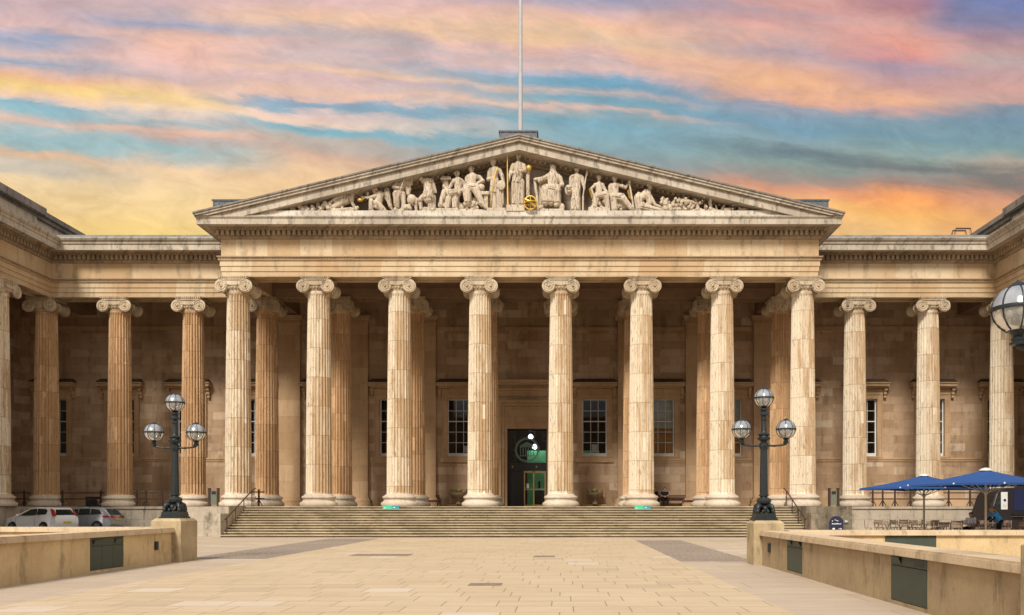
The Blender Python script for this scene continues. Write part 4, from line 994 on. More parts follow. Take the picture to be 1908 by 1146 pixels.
b = B(); b.tube([gx('C',215,330,.28), gx('C',180,450,.32), gx('C',155,620,.34), gx('C',120,800,.34), gx('C',105,940,.3)], [6*k_,8*k_,7*k_,5*k_,3*k_], 8); o = obj('gilded_drapery', b, m_gold, smooth=60); recenter(o); tag(o, 'gilded sash falling down the front of the youth with the palette', 'gilded sash')
b = B(); [b.tube([gx('C',1566+q*10,655,.3), gx('C',1606+q*6,795,.28)], 2.2*k_, 5) for q in range(4)]; o = obj('gold_lyre', b, m_gold); recenter(o); tag(o, 'gilded lyre strings beside the seated woman', 'gilded lyre')
b = B(); [b.tube([gx('D',497+q*6,475-q*4,.2), gx('D',517+q*7,555+q*6,.2)], 1.5/(5.61*SS), 5) for q in range(4)]; o = obj('gold_harp_strings', b, m_gold); recenter(o); tag(o, 'gilded harp strings on the right of the pediment', 'gilded harp')

# ------------------------------------------------------------------ low walls, plinths
def low_wall_y(name, xf, x2, y0, y1, side, label, doors, ztop=1.0, mat=None):
    """wall running away from the viewer; xf(near face), side=+1 when the wall body lies at larger x"""
    t = thing(name, label, 'low wall', ((xf+x2)/2, y0, 0))
    cuts = sorted(doors); b = B(); cur = y0; z0, z1 = .07, .88
    xa, xb = sorted((xf, x2))
    for (a, c, *_r) in cuts:
        b.box(xa, xb, cur, a, 0, ztop-.14); b.box(xa, xb, a, c, 0, z0); b.box(xa, xb, a, c, z1, ztop-.14)
        xr = sorted((xf+side*.06, x2)); b.box(xr[0], xr[1], a, c, z0, z1); cur = c
    b.box(xa, xb, cur, y1, 0, ztop-.14); obj('wall_body', b, mat or m_low, t, world=True)
    b = B(); f = xf-side*.09; g_ = x2+side*.09; xx = sorted((f, g_)); yy = y0
    i = 0
    while yy < y1-.01:
        e = min(yy+1.6, y1); b.box(xx[0], xx[1], yy+.003, e-.003, ztop-.138, ztop-.03); b.box(xx[0]+.03, xx[1]-.03, yy+.003, e-.003, ztop-.03, ztop); yy = e
    obj('coping', b, m_coping, t, world=True)
    for (a, c, kind) in cuts:
        x0, x1 = sorted((xf+side*.055, xf-side*.004)); b = B()
        b.box(x0, x1, a+.012, c-.012, z0+.012, .66); b.box(x0, x1, a+.012, c-.012, .672, z1-.01)
        if kind == 3:
            for q in (1, 2): yy = a+(c-a)*q/3; b.box(min(xf-side*.008,xf-side*.0041), max(xf-side*.008,xf-side*.0041), yy-.006, yy+.006, z0+.02, .65)
        d = obj('bin_door', b, m_bin, t, world=True)
        for q, (fa, fb) in enumerate((((a+.10), (a+.10+.36)), ((c-.10-.36), (c-.10)))):
            b = B(); xs = sorted((xf-side*.0045, xf-side*.007)); b.box(xs[0], xs[1], fa, fb, .70, .84); obj('slot', b, m_black, d, world=True)
            b = B(); xs = sorted((xf-side*.0075, xf-side*.02))
            if not (kind == 1 and q == 0): b.hexa([(xf-side*.008, fa+.03, .705), (xf-side*.05, fa+.03, .80), (xf-side*.05, fb-.02, .80), (xf-side*.008, fb-.02, .705), (xf-side*.008, fa+.03, .72), (xf-side*.05, fa+.03, .812), (xf-side*.05, fb-.02, .812), (xf-side*.008, fb-.02, .72)]); obj('flap', b, m_bin, d, world=True)
            else: b.bm.free()
    return t
m_bin = plain('dark_green_metal', (.050,.062,.045), .55, .4, 0, .12, 4)
rw = low_wall_y('low_wall', 5.66, 6.16, 9.74, 23.19, 1, 'long sandstone low wall on the right running towards the viewer', [(12.75,14.15,1),(19.35,20.65,2)], .98, m_lowr)
lw = low_wall_y('low_wall', -11.55, -12.05, 12.0, 24.49, -1, 'sandstone low wall on the left with one dark green bin door', [(20.25,21.8,3)], 1.03)
def low_wall_x(x0, x1, y, label, doors, ztop):
    t = thing('low_wall', label, 'low wall', ((x0+x1)/2, y, 0)); b = B(); cur = x0
    for a, c in doors:
        b.box(cur, a, y, y+.5, 0, ztop-.14); b.box(a, c, y+.06, y+.5, 0, ztop-.14); cur = c
        bb = B(); bb.box(a+.01, c-.01, y-.004, y+.055, .07, ztop-.17); bb.box((a+c)/2-.006, (a+c)/2+.006, y-.008, y-.0045, .08, ztop-.18); obj('panel', bb, m_bin, t, world=True)
    b.box(cur, x1, y, y+.5, 0, ztop-.14); obj('wall_body', b, m_low, t, world=True)
    b = B(); xx = x0
    while xx < x1-.01:
        e = min(xx+1.6, x1); b.box(xx+.003, e-.003, y-.09, y+.59, ztop-.138, ztop-.03); b.box(xx+.003, e-.003, y-.06, y+.56, ztop-.03, ztop); xx = e
    obj('coping', b, m_coping, t, world=True)
low_wall_x(6.42, 30, 23.3, 'sandstone low wall on the right running across in front of the cafe tables', [(9.15,10.6)], .98)
low_wall_x(-34, -12.17, 24.9, 'sandstone low wall on the left running across in front of the parked cars', [], 1.03)

def plinth(x0, x1, y0, y1, z, label, cham=.08):
    b = B(); b.box(x0, x1, y0, y1, 0, z-cham)
    b.hexa([(x0,y0,z-cham),(x1,y0,z-cham),(x1,y1,z-cham),(x0,y1,z-cham),(x0+cham,y0+cham,z),(x1-cham,y0+cham,z),(x1-cham,y1-cham,z),(x0+cham,y1-cham,z)])
    bmesh.ops.remove_doubles(b.bm, verts=b.bm.verts[:], dist=.0001)
    o = obj('stone_plinth', b, m_plinth); recenter(o); tag(o, label, 'plinth', 'stone plinths under the lamp posts')
plinth(-12.16, -11.28, 24.5, 25.6, 1.30, 'square sandstone plinth carrying the left lamp post')
plinth(5.42, 6.28, 23.2, 24.06, 1.26, 'square sandstone plinth carrying the right lamp post in front of the steps')
plinth(5.42, 6.28, 8.88, 9.73, 1.28, 'near sandstone plinth cut by the right edge of the photo')
for (x, y0, lab, s) in ((-11.55, 23.45, 'small black socket box on the left low wall', 1), (5.66, 22.25, 'small black socket box on the right low wall', -1)):
    b = B(); xs = sorted((x, x+s*.05)); b.box(xs[0]+(.001 if s > 0 else 0), xs[1]-(.001 if s < 0 else 0), y0, y0+.16, .42, .66)
    xs = sorted((x+s*.051, x+s*.06)); b.box(xs[0], xs[1], y0+.03, y0+.13, .56, .63); b.box(xs[0], xs[1], y0+.03, y0+.13, .45, .53)
    o = obj('socket_box', b, m_black); recenter(o); tag(o, lab, 'socket box', 'socket boxes on the low walls')

# ------------------------------------------------------------------ lamp posts
def globe(parent, r, z, bulb=True):
    """lantern: glass ball in an iron cage; origin at the lantern's neck"""
    b = B(); n = 12
    b.lathe([(.06,z-r-.10),(.075,z-r-.07),(.05,z-r-.04),(.11,z-r+.03),(.14,z-r+.045),(.14,z-r+.06)], n=16)
    for i in range(8):
        a = 2*pi*(i+.5)/8+.1
        b.tube([((r+.006)*cos(q)*cos(a), (r+.006)*cos(q)*sin(a), z+(r+.006)*sin(q)) for q in [radians(d) for d in (-62,-45,-25,-5,15,35,55,70)]], .008, 5)
    ring = [((r+.012)*cos(2*pi*i/32), (r+.012)*sin(2*pi*i/32), z+.01) for i in range(32)]
    b.lathe([(r-.005,z-.022),(r+.02,z-.022),(r+.024,z),(r+.02,z+.022),(r-.005,z+.022)], n=32, cap=False)
    b.lathe([(.115,z+r*.90),(.12,z+r*.92),(.07,z+r+.02),(.02,z+r+.045),(.0005,z+r+.07)], n=16)
    L = obj('lantern', b, m_lampiron, parent, smooth=40)
    b = B(); prof = [(r*cos(radians(d)), z+r*sin(radians(d))) for d in (-64,-50,-35,-20,-5)]; b.lathe(prof, n=32, cap=False); obj('lower_glass', b, m_globe, L, smooth=60)
    b = B(); prof = [(r*cos(radians(d)), z+r*sin(radians(d))) for d in (5,20,35,50,64)]; b.lathe(prof, n=32, cap=False); obj('upper_glass', b, m_greyglobe, L, smooth=60)
    b = B()
    for i in range(3):
        a = 2*pi*i/3+.4; x, y = .085*cos(a), .085*sin(a); b.tube([(x,y,z-r+.05),(x,y,z-.10)], .012, 6); b.ball((x,y,z-.04), .038, 1,1,1.25, 10)
    obj('bulb', b, m_white, L, smooth=60)
    return L
def lamp_post(x, y, z, label, rot=0):
    t = thing('lamp_post', label, 'lamp post', (x, y, z), rot, 'three globe cast iron lamp posts')
    # square foot with four scrolling dolphins
    ff = B(); b = ff; b.box(-.47,.47,-.47,.47,0,.05); b.box(-.42,.42,-.42,.42,.051,.12); b.box(-.40,.40,-.40,.40,.121,.20)
    for q in range(4):
        a = pi/4+q*pi/2; ca, sa = cos(a), sin(a)
        path = [(.42,.24),(.44,.30),(.40,.38),(.30,.42),(.20,.38),(.15,.44),(.10,.52)]
        b.tube([(ca*u, sa*u, v) for u, v in path], [.05,.075,.085,.085,.075,.06,.03], 10)
        b.ball((ca*.44, sa*.44, .26), .085, n=10); b.ball((cos(a+.5)*.36, sin(a+.5)*.36, .25), .06, n=8); b.ball((cos(a-.5)*.36, sin(a-.5)*.36, .25), .06, n=8)
        c2, s2 = cos(a+pi/4), sin(a+pi/4); b.ball((c2*.27, s2*.27, .32), .10, n=10); b.tube([(c2*.3, s2*.3, .22), (c2*.34, s2*.34, .33), (c2*.24, s2*.24, .42)], [.03,.05,.02], 8)
    bmesh.ops.scale(b.bm, vec=(.70,.70,1), verts=b.bm.verts[:])
    obj('foot', b, m_lampiron, t, smooth=45)
    b = B(); prof = [(.12,.38),(.12,.42),(.10,.44),(.17,.47),(.205,.53),(.21,.58),(.17,.63),(.11,.655),(.10,.68),(.14,.70),(.14,.72),(.115,.74)]
    b.lathe(prof, n=28)
    nn = 10                                              # fluted tapering shaft
    rings = []
    for zz, r in ((.74,.115),(.78,.118),(1.3,.110),(2.05,.095)):
        rings.append([b.bm.verts.new(((r-(.010 if i % 2 else 0))*cos(2*pi*i/(2*nn)), (r-(.010 if i % 2 else 0))*sin(2*pi*i/(2*nn)), zz)) for i in range(2*nn)])
    for a, c in zip(rings, rings[1:]):
        for i in range(2*nn): b.bm.faces.new((a[i], a[(i+1)%(2*nn)], c[(i+1)%(2*nn)], c[i]))
    b.lathe([(.10,2.03),(.115,2.05),(.115,2.08),(.13,2.09),(.13,2.20),(.115,2.21),(.09,2.24),(.10,2.27),(.16,2.29),(.185,2.33),(.185,2.36),(.14,2.38),(.13,2.42),(.17,2.44),(.175,2.47),(.10,2.50),(.085,2.52),(.078,2.55),(.070,2.85),(.09,2.87),(.09,2.90),(.072,2.92),(.075,2.98),(.12,3.0),(.13,3.04),(.10,3.08),(.08,3.10),(.08,3.13),(.12,3.15),(.12,3.18),(.10,3.20)], n=24)
    for q in range(4): a = q*pi/2; b.ball((.13*cos(a), .13*sin(a), 2.145), .035, n=8)
    obj('post', b, m_lampiron, t, smooth=40)
    for s in (-1, 1):
        b = B(); b.tube([(s*.12,0,2.14),(s*.3,0,2.13),(s*.50,0,2.15),(s*.58,0,2.17),(s*.63,0,2.19),(s*.63,0,2.22)], [.034,.028,.030,.034,.034,.030], 10)
        b.lathe([(.035,2.19),(.085,2.20),(.09,2.22),(.045,2.25),(.04,2.28),(.03,2.34)], c=(s*.63,0,0), n=14); b.ball((s*.30,0,2.13), .04, .6, 1, 1, 8)
        obj('arm', b, m_lampiron, t, smooth=40)
        L = globe(t, .268, 2.60); L.location = (s*.63, 0, -.06+.06)
    globe(t, .268, 3.50)
    return t
lamp_post(-11.71, 25.05, 1.30, 'black three globe lamp post on the plinth left of the steps', radians(2))
lamp_post(5.81, 23.63, 1.26, 'black three globe lamp post on the plinth right of the steps', radians(-2))
lamp_post(5.78, 9.3, 1.28, 'near three globe lamp post, only one big glass globe showing at the right edge')

# ------------------------------------------------------------------ handrails on the stairs
def handrail(x, s, label):
    t = thing('handrail', label, 'handrail', (x, 44.2, 0), 0, 'handrails at the ends of the steps')
    sl = FL/3.9
    b = B(); top = [(0, -.05, .95+.02), (0, .12, 1.02), (0, 3.75, 1.02+3.63*sl), (0, 4.3, 2.72)]
    b.tube(top, .035, 8); b.ball(top[0], .045, n=8); obj('rail', b, m_rail, t, smooth=50)
    for y in (.15, 1.35, 2.55, 3.75):
        b = B(); z0 = min(FL, (int(y/.325)+1)*.1383); b.tube([(0, y, z0-.02), (0, y, 1.02+(y-.12)*sl)], .026, 6); obj('post', b, m_rail, t)
    b = B(); b.tube([(0, 3.75, 2.5), (s*.05, 3.9, 2.1), (s*.02, 4.2, 1.68)], .014, 6); obj('brace', b, m_rail, t)
handrail(-17.95, -1, 'sloping brown iron handrail at the left end of the steps')
handrail(13.1, 1, 'sloping brown iron handrail at the right end of the steps')

# ------------------------------------------------------------------ barriers on the podium
def barrier(x0, x1, posts, label, y=54.0, h=1.0):
    t = thing('barrier', label, 'barrier', ((x0+x1)/2, y, FL), 0, 'dark metal barriers between the columns'); c = (x0+x1)/2
    for z in (h-.12, .48):
        b = B(); b.box(x0-c, x1-c, -.025, .025, z-.035, z+.035); obj('rail', b, m_rail, t)
    for p in posts:
        b = B(); X = p-c; b.box(X-.045, X+.045, -.046, .046, 0, h); b.tube([(X-.22, 0, .03), (X-.04, 0, .36)], .03, 6); b.tube([(X+.22, 0, .03), (X+.04, 0, .36)], .03, 6); b.ball((X, 0, h+.02), .05, n=8); obj('post', b, m_rail, t)
    return t
def cx(k): return XC+k*SP
barrier(cx(-6.5)+.95, cx(-5.5)-.95, [cx(-6.5)+1.1, cx(-5.5)-1.2], 'low dark barrier with a plastic bag behind, between the first two left columns')
barrier(cx(-5.5)+.95, cx(-4.5)-.95, [cx(-5.5)+1.15, cx(-5.5)+1.75, cx(-5.5)+2.8], 'low dark barrier behind the left lamp post, between two brown columns')
barrier(-37.2, cx(-6.5)-.95, [cx(-6.5)-1.4], 'short dark barrier at the left edge beside the corner column')
barrier(cx(4.5)+.95, cx(5.5)-.95, [cx(4.5)+1.15, cx(4.5)+1.8, cx(4.5)+2.6, cx(5.5)-1.2], 'dark barrier with four posts behind the left cafe parasol')
barrier(cx(5.5)+.95, cx(6.5)-.95, [cx(5.5)+1.3, cx(5.5)+2.7], 'dark barrier running towards the food truck')
barrier(cx(-3.5)+.3, cx(-3.5)+1.1, [cx(-3.5)+.75], 'short dark barrier stub at the top of the left handrail', y=50.6)
m_gpan = plain('green_grey_panel', (.16,.17,.12), .5, .4)
for x0, lab in ((-22.75, 'pair of dark gate posts with a small panel, left of the steps'), (17.35, 'pair of dark gate posts with a small panel, right of the steps')):
    t = thing('gate', lab, 'gate', (x0+.3, 53.4, FL), 0, 'small gates on the podium')
    for s in (-.28, .28):
        b = B(); b.box(s-.07, s+.07, -.07, .07, 0, 1.15); b.box(s-.09, s+.09, -.09, .09, 1.151, 1.18); obj('post', b, m_rail, t)
    b = B(); b.box(-.20, .20, -.02, .02, .1, 1.0); obj('panel', b, m_gpan, t)
    b = B(); b.box(-.13, .13, -.05, -.021, .80, .98); obj('card_reader', b, m_black, t)
# black box and plastic bag behind the left barrier
b = B(); b.box(-.34,.34,-.3,.3,0,.60); b.box(-.37,.37,-.33,.33,.601,.64); b.box(-.30,.30,-.304,-.3005,.08,.5)
o = obj('storage_box', b, m_black, loc=(-31.1, 54.9, FL)); tag(o, 'black box standing behind the left barrier', 'box')
b = B(); b.ball((0,0,.28), .28, .85,.7,1.05,16); b.caps((0,0,.5),(.03,0,.64),.12,.05); [b.ball((random.uniform(-.2,.2), -.15, random.uniform(.1,.5)), .09, n=8) for _ in range(8)]
o = obj('plastic_bag', b, plain('thin_plastic', (.50,.47,.50), .3, .6, 0, .4, 9), loc=(-30.35, 54.6, FL)); tag(o, 'crumpled translucent white plastic bag beside the black box', 'bag')

# ------------------------------------------------------------------ fountains on the back wall
m_foun = plain('fountain_stone', (.30,.22,.15), .8, .3, 0, .2, 6); m_ochre = plain('ochre_green_bronze', (.30,.25,.09), .6, .4, .2, .3, 12)
def fountain(x, lab):
    t = thing('wall_fountain', lab, 'fountain', (x, 58.2, FL), 0, 'drinking fountains flanking the doorway')
    b = B(); b.box(-.74,.74,.52,.69,.2,1.18); b.box(-.86,.86,.3,.69,0,.16); b.box(-.6,.6,.40,.69,1.181,1.22); obj('back_plate', b, m_pil, t)
    b = B(); b.lathe([(.0005,.62),(.30,.64),(.50,.74),(.60,.86),(.63,.92),(.63,.96),(.55,.95),(.45,.86),(.0005,.80)], n=32); b.lathe([(.20,.16),(.20,.22),(.11,.28),(.09,.45),(.12,.55),(.22,.62)], n=20); obj('basin', b, m_foun, t, smooth=40)
    b = B(); b.ball((0,.35,1.14), .19, 1,.5,1.0,14); b.lathe([(.10,0),(.14,.03),(.10,.06)], c=(0,0,0), n=16, M=Matrix.Translation((0,.24,1.14))@Matrix.Rotation(pi/2,4,'X'))
    for s in (-1,1): b.tube([(s*.12,.35,1.2),(s*.28,.35,1.16),(s*.42,.35,1.06),(s*.52,.35,1.10),(s*.5,.35,1.18),(s*.42,.35,1.14)], [.05,.06,.055,.05,.04,.03], 8); b.ball((s*.3,.35,1.04), .10, 1.2,.6,.8,10)
    obj('shell_ornament', b, m_ochre, t, smooth=40)
fountain(XC-SP, 'stone drinking fountain with ochre shell ornament left of the doorway, half behind a column')
fountain(XC+SP, 'stone drinking fountain with ochre shell ornament below the window right of the doorway')

# ------------------------------------------------------------------ green signs on the top step
m_sg = plain('sign_green', (.05,.52,.30), .5, .4, 0, .03); m_st = plain('sign_teal', (.03,.28,.30), .5, .4, 0, .03); m_sw = plain('sign_white', (.8,.8,.8), .5)
def step_sign(x0, x1, lab):
    t = thing('sign', lab, 'sign', ((x0+x1)/2, 47.53, 1.42), 0, 'green signs on the top step'); w = (x1-x0)/2
    b = B(); b.box(-w,.04,-.02,.02,0,.29); g1 = obj('green_panel', b, m_sg, t)
    b = B(); b.box(.042,w,-.02,.02,.01,.28); g2 = obj('teal_panel', b, m_st, t)
    b = B(); b.box(-w+.06,-w+.20,-.024,-.0201,.14,.16); b.prism([(-w+.05,.15),(-w+.10,.10),(-w+.10,.20)],-.024,-.0202); obj('arrow', b, m_sw, g1)
    b = B(); b.box(.09,.2,-.024,-.0201,.17,.19); b.prism([(.24,.18),(.19,.13),(.19,.23)],-.024,-.0202); b.box(.12,w-.08,-.024,-.0201,.07,.09); obj('arrow', b, m_sw, g2)
step_sign(-10.25, -9.30, 'green and teal arrow sign on the top step, left of the doorway')
step_sign(4.24, 5.18, 'green and teal arrow sign on the top step, right of the doorway')

# ------------------------------------------------------------------ people
m_skin = plain('skin', (.50,.30,.21), .6, .3, 0, .05); m_cloth_dark = plain('black_cloth', (.018,.018,.022), .9, .2, 0, .3, 12); m_cloth_blue = plain('bright_blue_cloth', (.07,.38,.90), .85, .2, 0, .15, 8)
m_cloth_white = plain('white_cloth', (.62,.62,.66), .9, .2, 0, .12, 8); m_hair_red = plain('strawberry_blond_hair', (.55,.24,.08), .6, .4, 0, .3, 25); m_hair_dark = plain('dark_hair', (.02,.015,.012), .6, .4, 0, .3, 25)
def rm(o, v): 
    m = o.modifiers.new('remesh','REMESH'); m.mode = 'VOXEL'; m.voxel_size = v; m.use_smooth_shade = True; return o
def hand(b, w, d, curl=.3, sc=1.0):
    """palm and five separate fingers; w = wrist, d = direction"""
    w = Vector(w); d = Vector(d).normalized(); u = d.orthogonal().normalized(); n = d.cross(u)
    b.caps(w, w+d*.085*sc, .030*sc, .034*sc, 8)
    for i, (off, L) in enumerate(((-.030,.066),(-.010,.076),(.011,.072),(.031,.056))):
        p = w+d*.088*sc+u*off*sc; q = p+(d+n*curl*.4)*L*.55*sc; r = q+(d+n*curl*1.2)*L*.5*sc
        b.tube([p, q, r], [.0105*sc,.0095*sc,.007*sc], 6)
    p = w+d*.03*sc-u*.03*sc; b.tube([p, p+(d*.6-u)*.035*sc, p+(d*1.1-u*.9)*.065*sc], [.013*sc,.011*sc,.008*sc], 6)
def person(label, loc, rotz, J, shirt, trousers, hair, long_hair=False, sleeves=.55, sleeve_mat=None, group=None):
    """J: joint positions in local metres, facing -y"""
    V = {k: Vector(v) for k, v in J.items()}
    b = B()
    def c(a, q, r1, r2): b.caps(V[a] if isinstance(a, str) else a, V[q] if isinstance(q, str) else q, r1, r2, 12)
    c('pelvis','chest',.145,.155); c('chest','neck',.14,.055); c('neck','head',.055,.06)
    hd = V['head']; up = (V['head']-V['neck']).normalized(); fw = V['face'].normalized()
    b.ball(hd+up*.07, .105, .82,.92,1.15,16); b.ball(hd+up*.02+fw*.03, .075, .9,.9,1,12)
    rt = fw.cross(up).normalized()
    b.ball(hd+up*.05+fw*.105, .018, .8,1,1.3,8); b.ball(hd+up*.01+fw*.092, .02, 1.2,.6,.5,8)
    for e in (-1,1): b.ball(hd+up*.075+fw*.088+rt*e*.033, .014, 1.2,.7,.7,8); b.ball(hd+up*.06+rt*e*.088, .022, .5,.8,1.3,8)
    for s in 'lr':
        c('chest','sh'+s,.11,.062); c('sh'+s,'el'+s,.052,.042); c('el'+s,'wr'+s,.042,.028); hand(b, V['wr'+s], V['hd'+s]-V['wr'+s], .6)
        c('pelvis','hip'+s,.13,.105); c('hip'+s,'kn'+s,.092,.062); c('kn'+s,'an'+s,.060,.040); c('an'+s,'to'+s,.042,.034)
    o = rm(obj('person', b, m_skin, loc=loc, rot=(0,0,rotz)), .012); tag(o, label, 'person', group)
    b = B(); c('pelvis','chest',.165,.178); b.caps(V['chest'], V['chest'].lerp(V['neck'],.55), .165, .085, 12)
    for s in 'lr':
        c('chest','sh'+s,.125,.078); b.caps(V['sh'+s], V['sh'+s].lerp(V['el'+s], sleeves), .072, .066, 12)
    for i in range(6): b.tube([V['chest']+Vector((random.uniform(-.12,.12), -.16, -.05)), V['pelvis']+Vector((random.uniform(-.12,.12), -.16, .05))], .014, 6)
    rm(obj('shirt', b, shirt, o), .014)
    b = B()
    for s in 'lr':
        c('pelvis','hip'+s,.155,.125); c('hip'+s,'kn'+s,.108,.078); b.caps(V['kn'+s], V['kn'+s].lerp(V['an'+s],.92), .076, .058, 12)
    rm(obj('trousers', b, trousers, o), .014)
    if sleeve_mat:
        for s in 'lr': b = B(); b.caps(V['sh'+s].lerp(V['el'+s],.5), V['el'+s], .058, .052, 10); b.caps(V['el'+s], V['el'+s].lerp(V['wr'+s],.9), .052, .038, 10); rm(obj('sleeve', b, sleeve_mat, o), .014)

    for s in 'lr': b = B(); c('an'+s,'to'+s,.052,.046); rm(obj('shoe', b, m_cloth_dark, o), .014)
    b = B(); b.ball(hd+up*.10-fw*.025, .108, .9,.98,.98,16); b.ball(hd+up*.05-fw*.055, .09, .95,.7,1.1,12)
    if long_hair:
        for i in range(14):
            a = (i-6.5)/7*1.3; st = hd+up*.12+rt*sin(a)*.085-fw*.04*cos(a); b.tube([st, st-up*.12-fw*.05+rt*sin(a)*.05, st-up*.30-fw*.07+rt*sin(a)*.09+Vector((0,0,-.02))], [.035,.040,.018], 8)
    else:
        for i in range(10): a = i*.63; b.ball(hd+up*.15+rt*.06*cos(a)-fw*.02+fw*.05*sin(a), .03, n=8)
    rm(obj('hair', b, hair, o), .012)
    return o
SIT = dict(pelvis=(0,0,.52), chest=(0,.02,.88), neck=(0,.02,1.06), head=(0,0,1.15), face=(0,-1,0), shl=(.20,.02,.99), shr=(-.20,.02,.99), ell=(.25,-.04,.74), elr=(-.25,-.04,.74), wrl=(.06,-.24,.72), wrr=(-.06,-.26,.68), hdl=(-.03,-.28,.70), hdr=(.03,-.30,.66),
 hipl=(.10,-.04,.50), hipr=(-.10,-.04,.50), knl=(.16,-.46,.50), knr=(-.15,-.46,.50), anl=(.14,-.44,.09), anr=(-.14,-.46,.09), tol=(.15,-.60,.04), tor=(-.15,-.62,.04))
person('man in black clothes sitting on the bench, arms folded in his lap', (7.34, 58.35, FL), 0, SIT, m_cloth_dark, m_cloth_dark, m_hair_dark, sleeves=.5)
person('person in black sitting on the bench, half hidden behind the column', (6.62, 58.35, FL), radians(12), SIT, m_cloth_dark, m_cloth_dark, m_hair_dark, sleeves=.9)
def bench(x, y, z, w, lab):
    t = thing('bench', lab, 'bench', (x, y, z)); mt = plain('dark_red_bench_paint', (.085,.028,.018), .6)
    b = B(); [b.box(-w/2, w/2, -.20+i*.10, -.12+i*.10, .40, .44) for i in range(4)]; obj('seat', b, mt, t)
    b = B(); [b.box(-w/2, w/2, .23, .26, .55+i*.14, .65+i*.14) for i in range(2)]; obj('backrest', b, mt, t)
    for sx in (-1,1):
        for yy in (-.17, .20): b = B(); b.box(sx*(w/2-.1)-.03, sx*(w/2-.1)+.03, yy-.03, yy+.03, 0, .399 if yy < 0 else .8); obj('leg', b, mt, t)
bench(7.9, 58.42, FL, 3.0, 'dark red slatted bench against the wall with the seated pair')
bench(-9.7, 58.42, FL, 2.2, 'dark red slatted bench showing between two columns left of the doorway')
BEND = dict(pelvis=(.14,0,.92), chest=(-.08,0,1.22), neck=(-.20,0,1.36), head=(-.26,0,1.42), face=(-.75,-.3,-.45), shl=(-.14,.18,1.30), shr=(-.14,-.18,1.30), ell=(-.28,.20,1.05), elr=(-.26,-.20,1.04), wrl=(-.50,.16,.90), wrr=(-.48,-.12,.86), hdl=(-.58,.14,.86), hdr=(-.57,-.1,.82),
 hipl=(.14,.09,.90), hipr=(.14,-.09,.90), knl=(.10,.10,.50), knr=(.06,-.12,.50), anl=(.18,.10,.09), anr=(.10,-.12,.09), tol=(.02,.12,.04), tor=(-.06,-.12,.04))
person('woman with strawberry blond hair in a bright blue shirt leaning over a cafe table', (22.2, 42.0, 0), 0, BEND, m_cloth_blue, m_cloth_dark, m_hair_red, True, .55, m_cloth_dark)
person('person with dark hair in a white top sitting by the parasol pole', (22.0, 44.3, 0), radians(-50), SIT, m_cloth_white, m_cloth_dark, m_hair_dark, sleeves=.9)

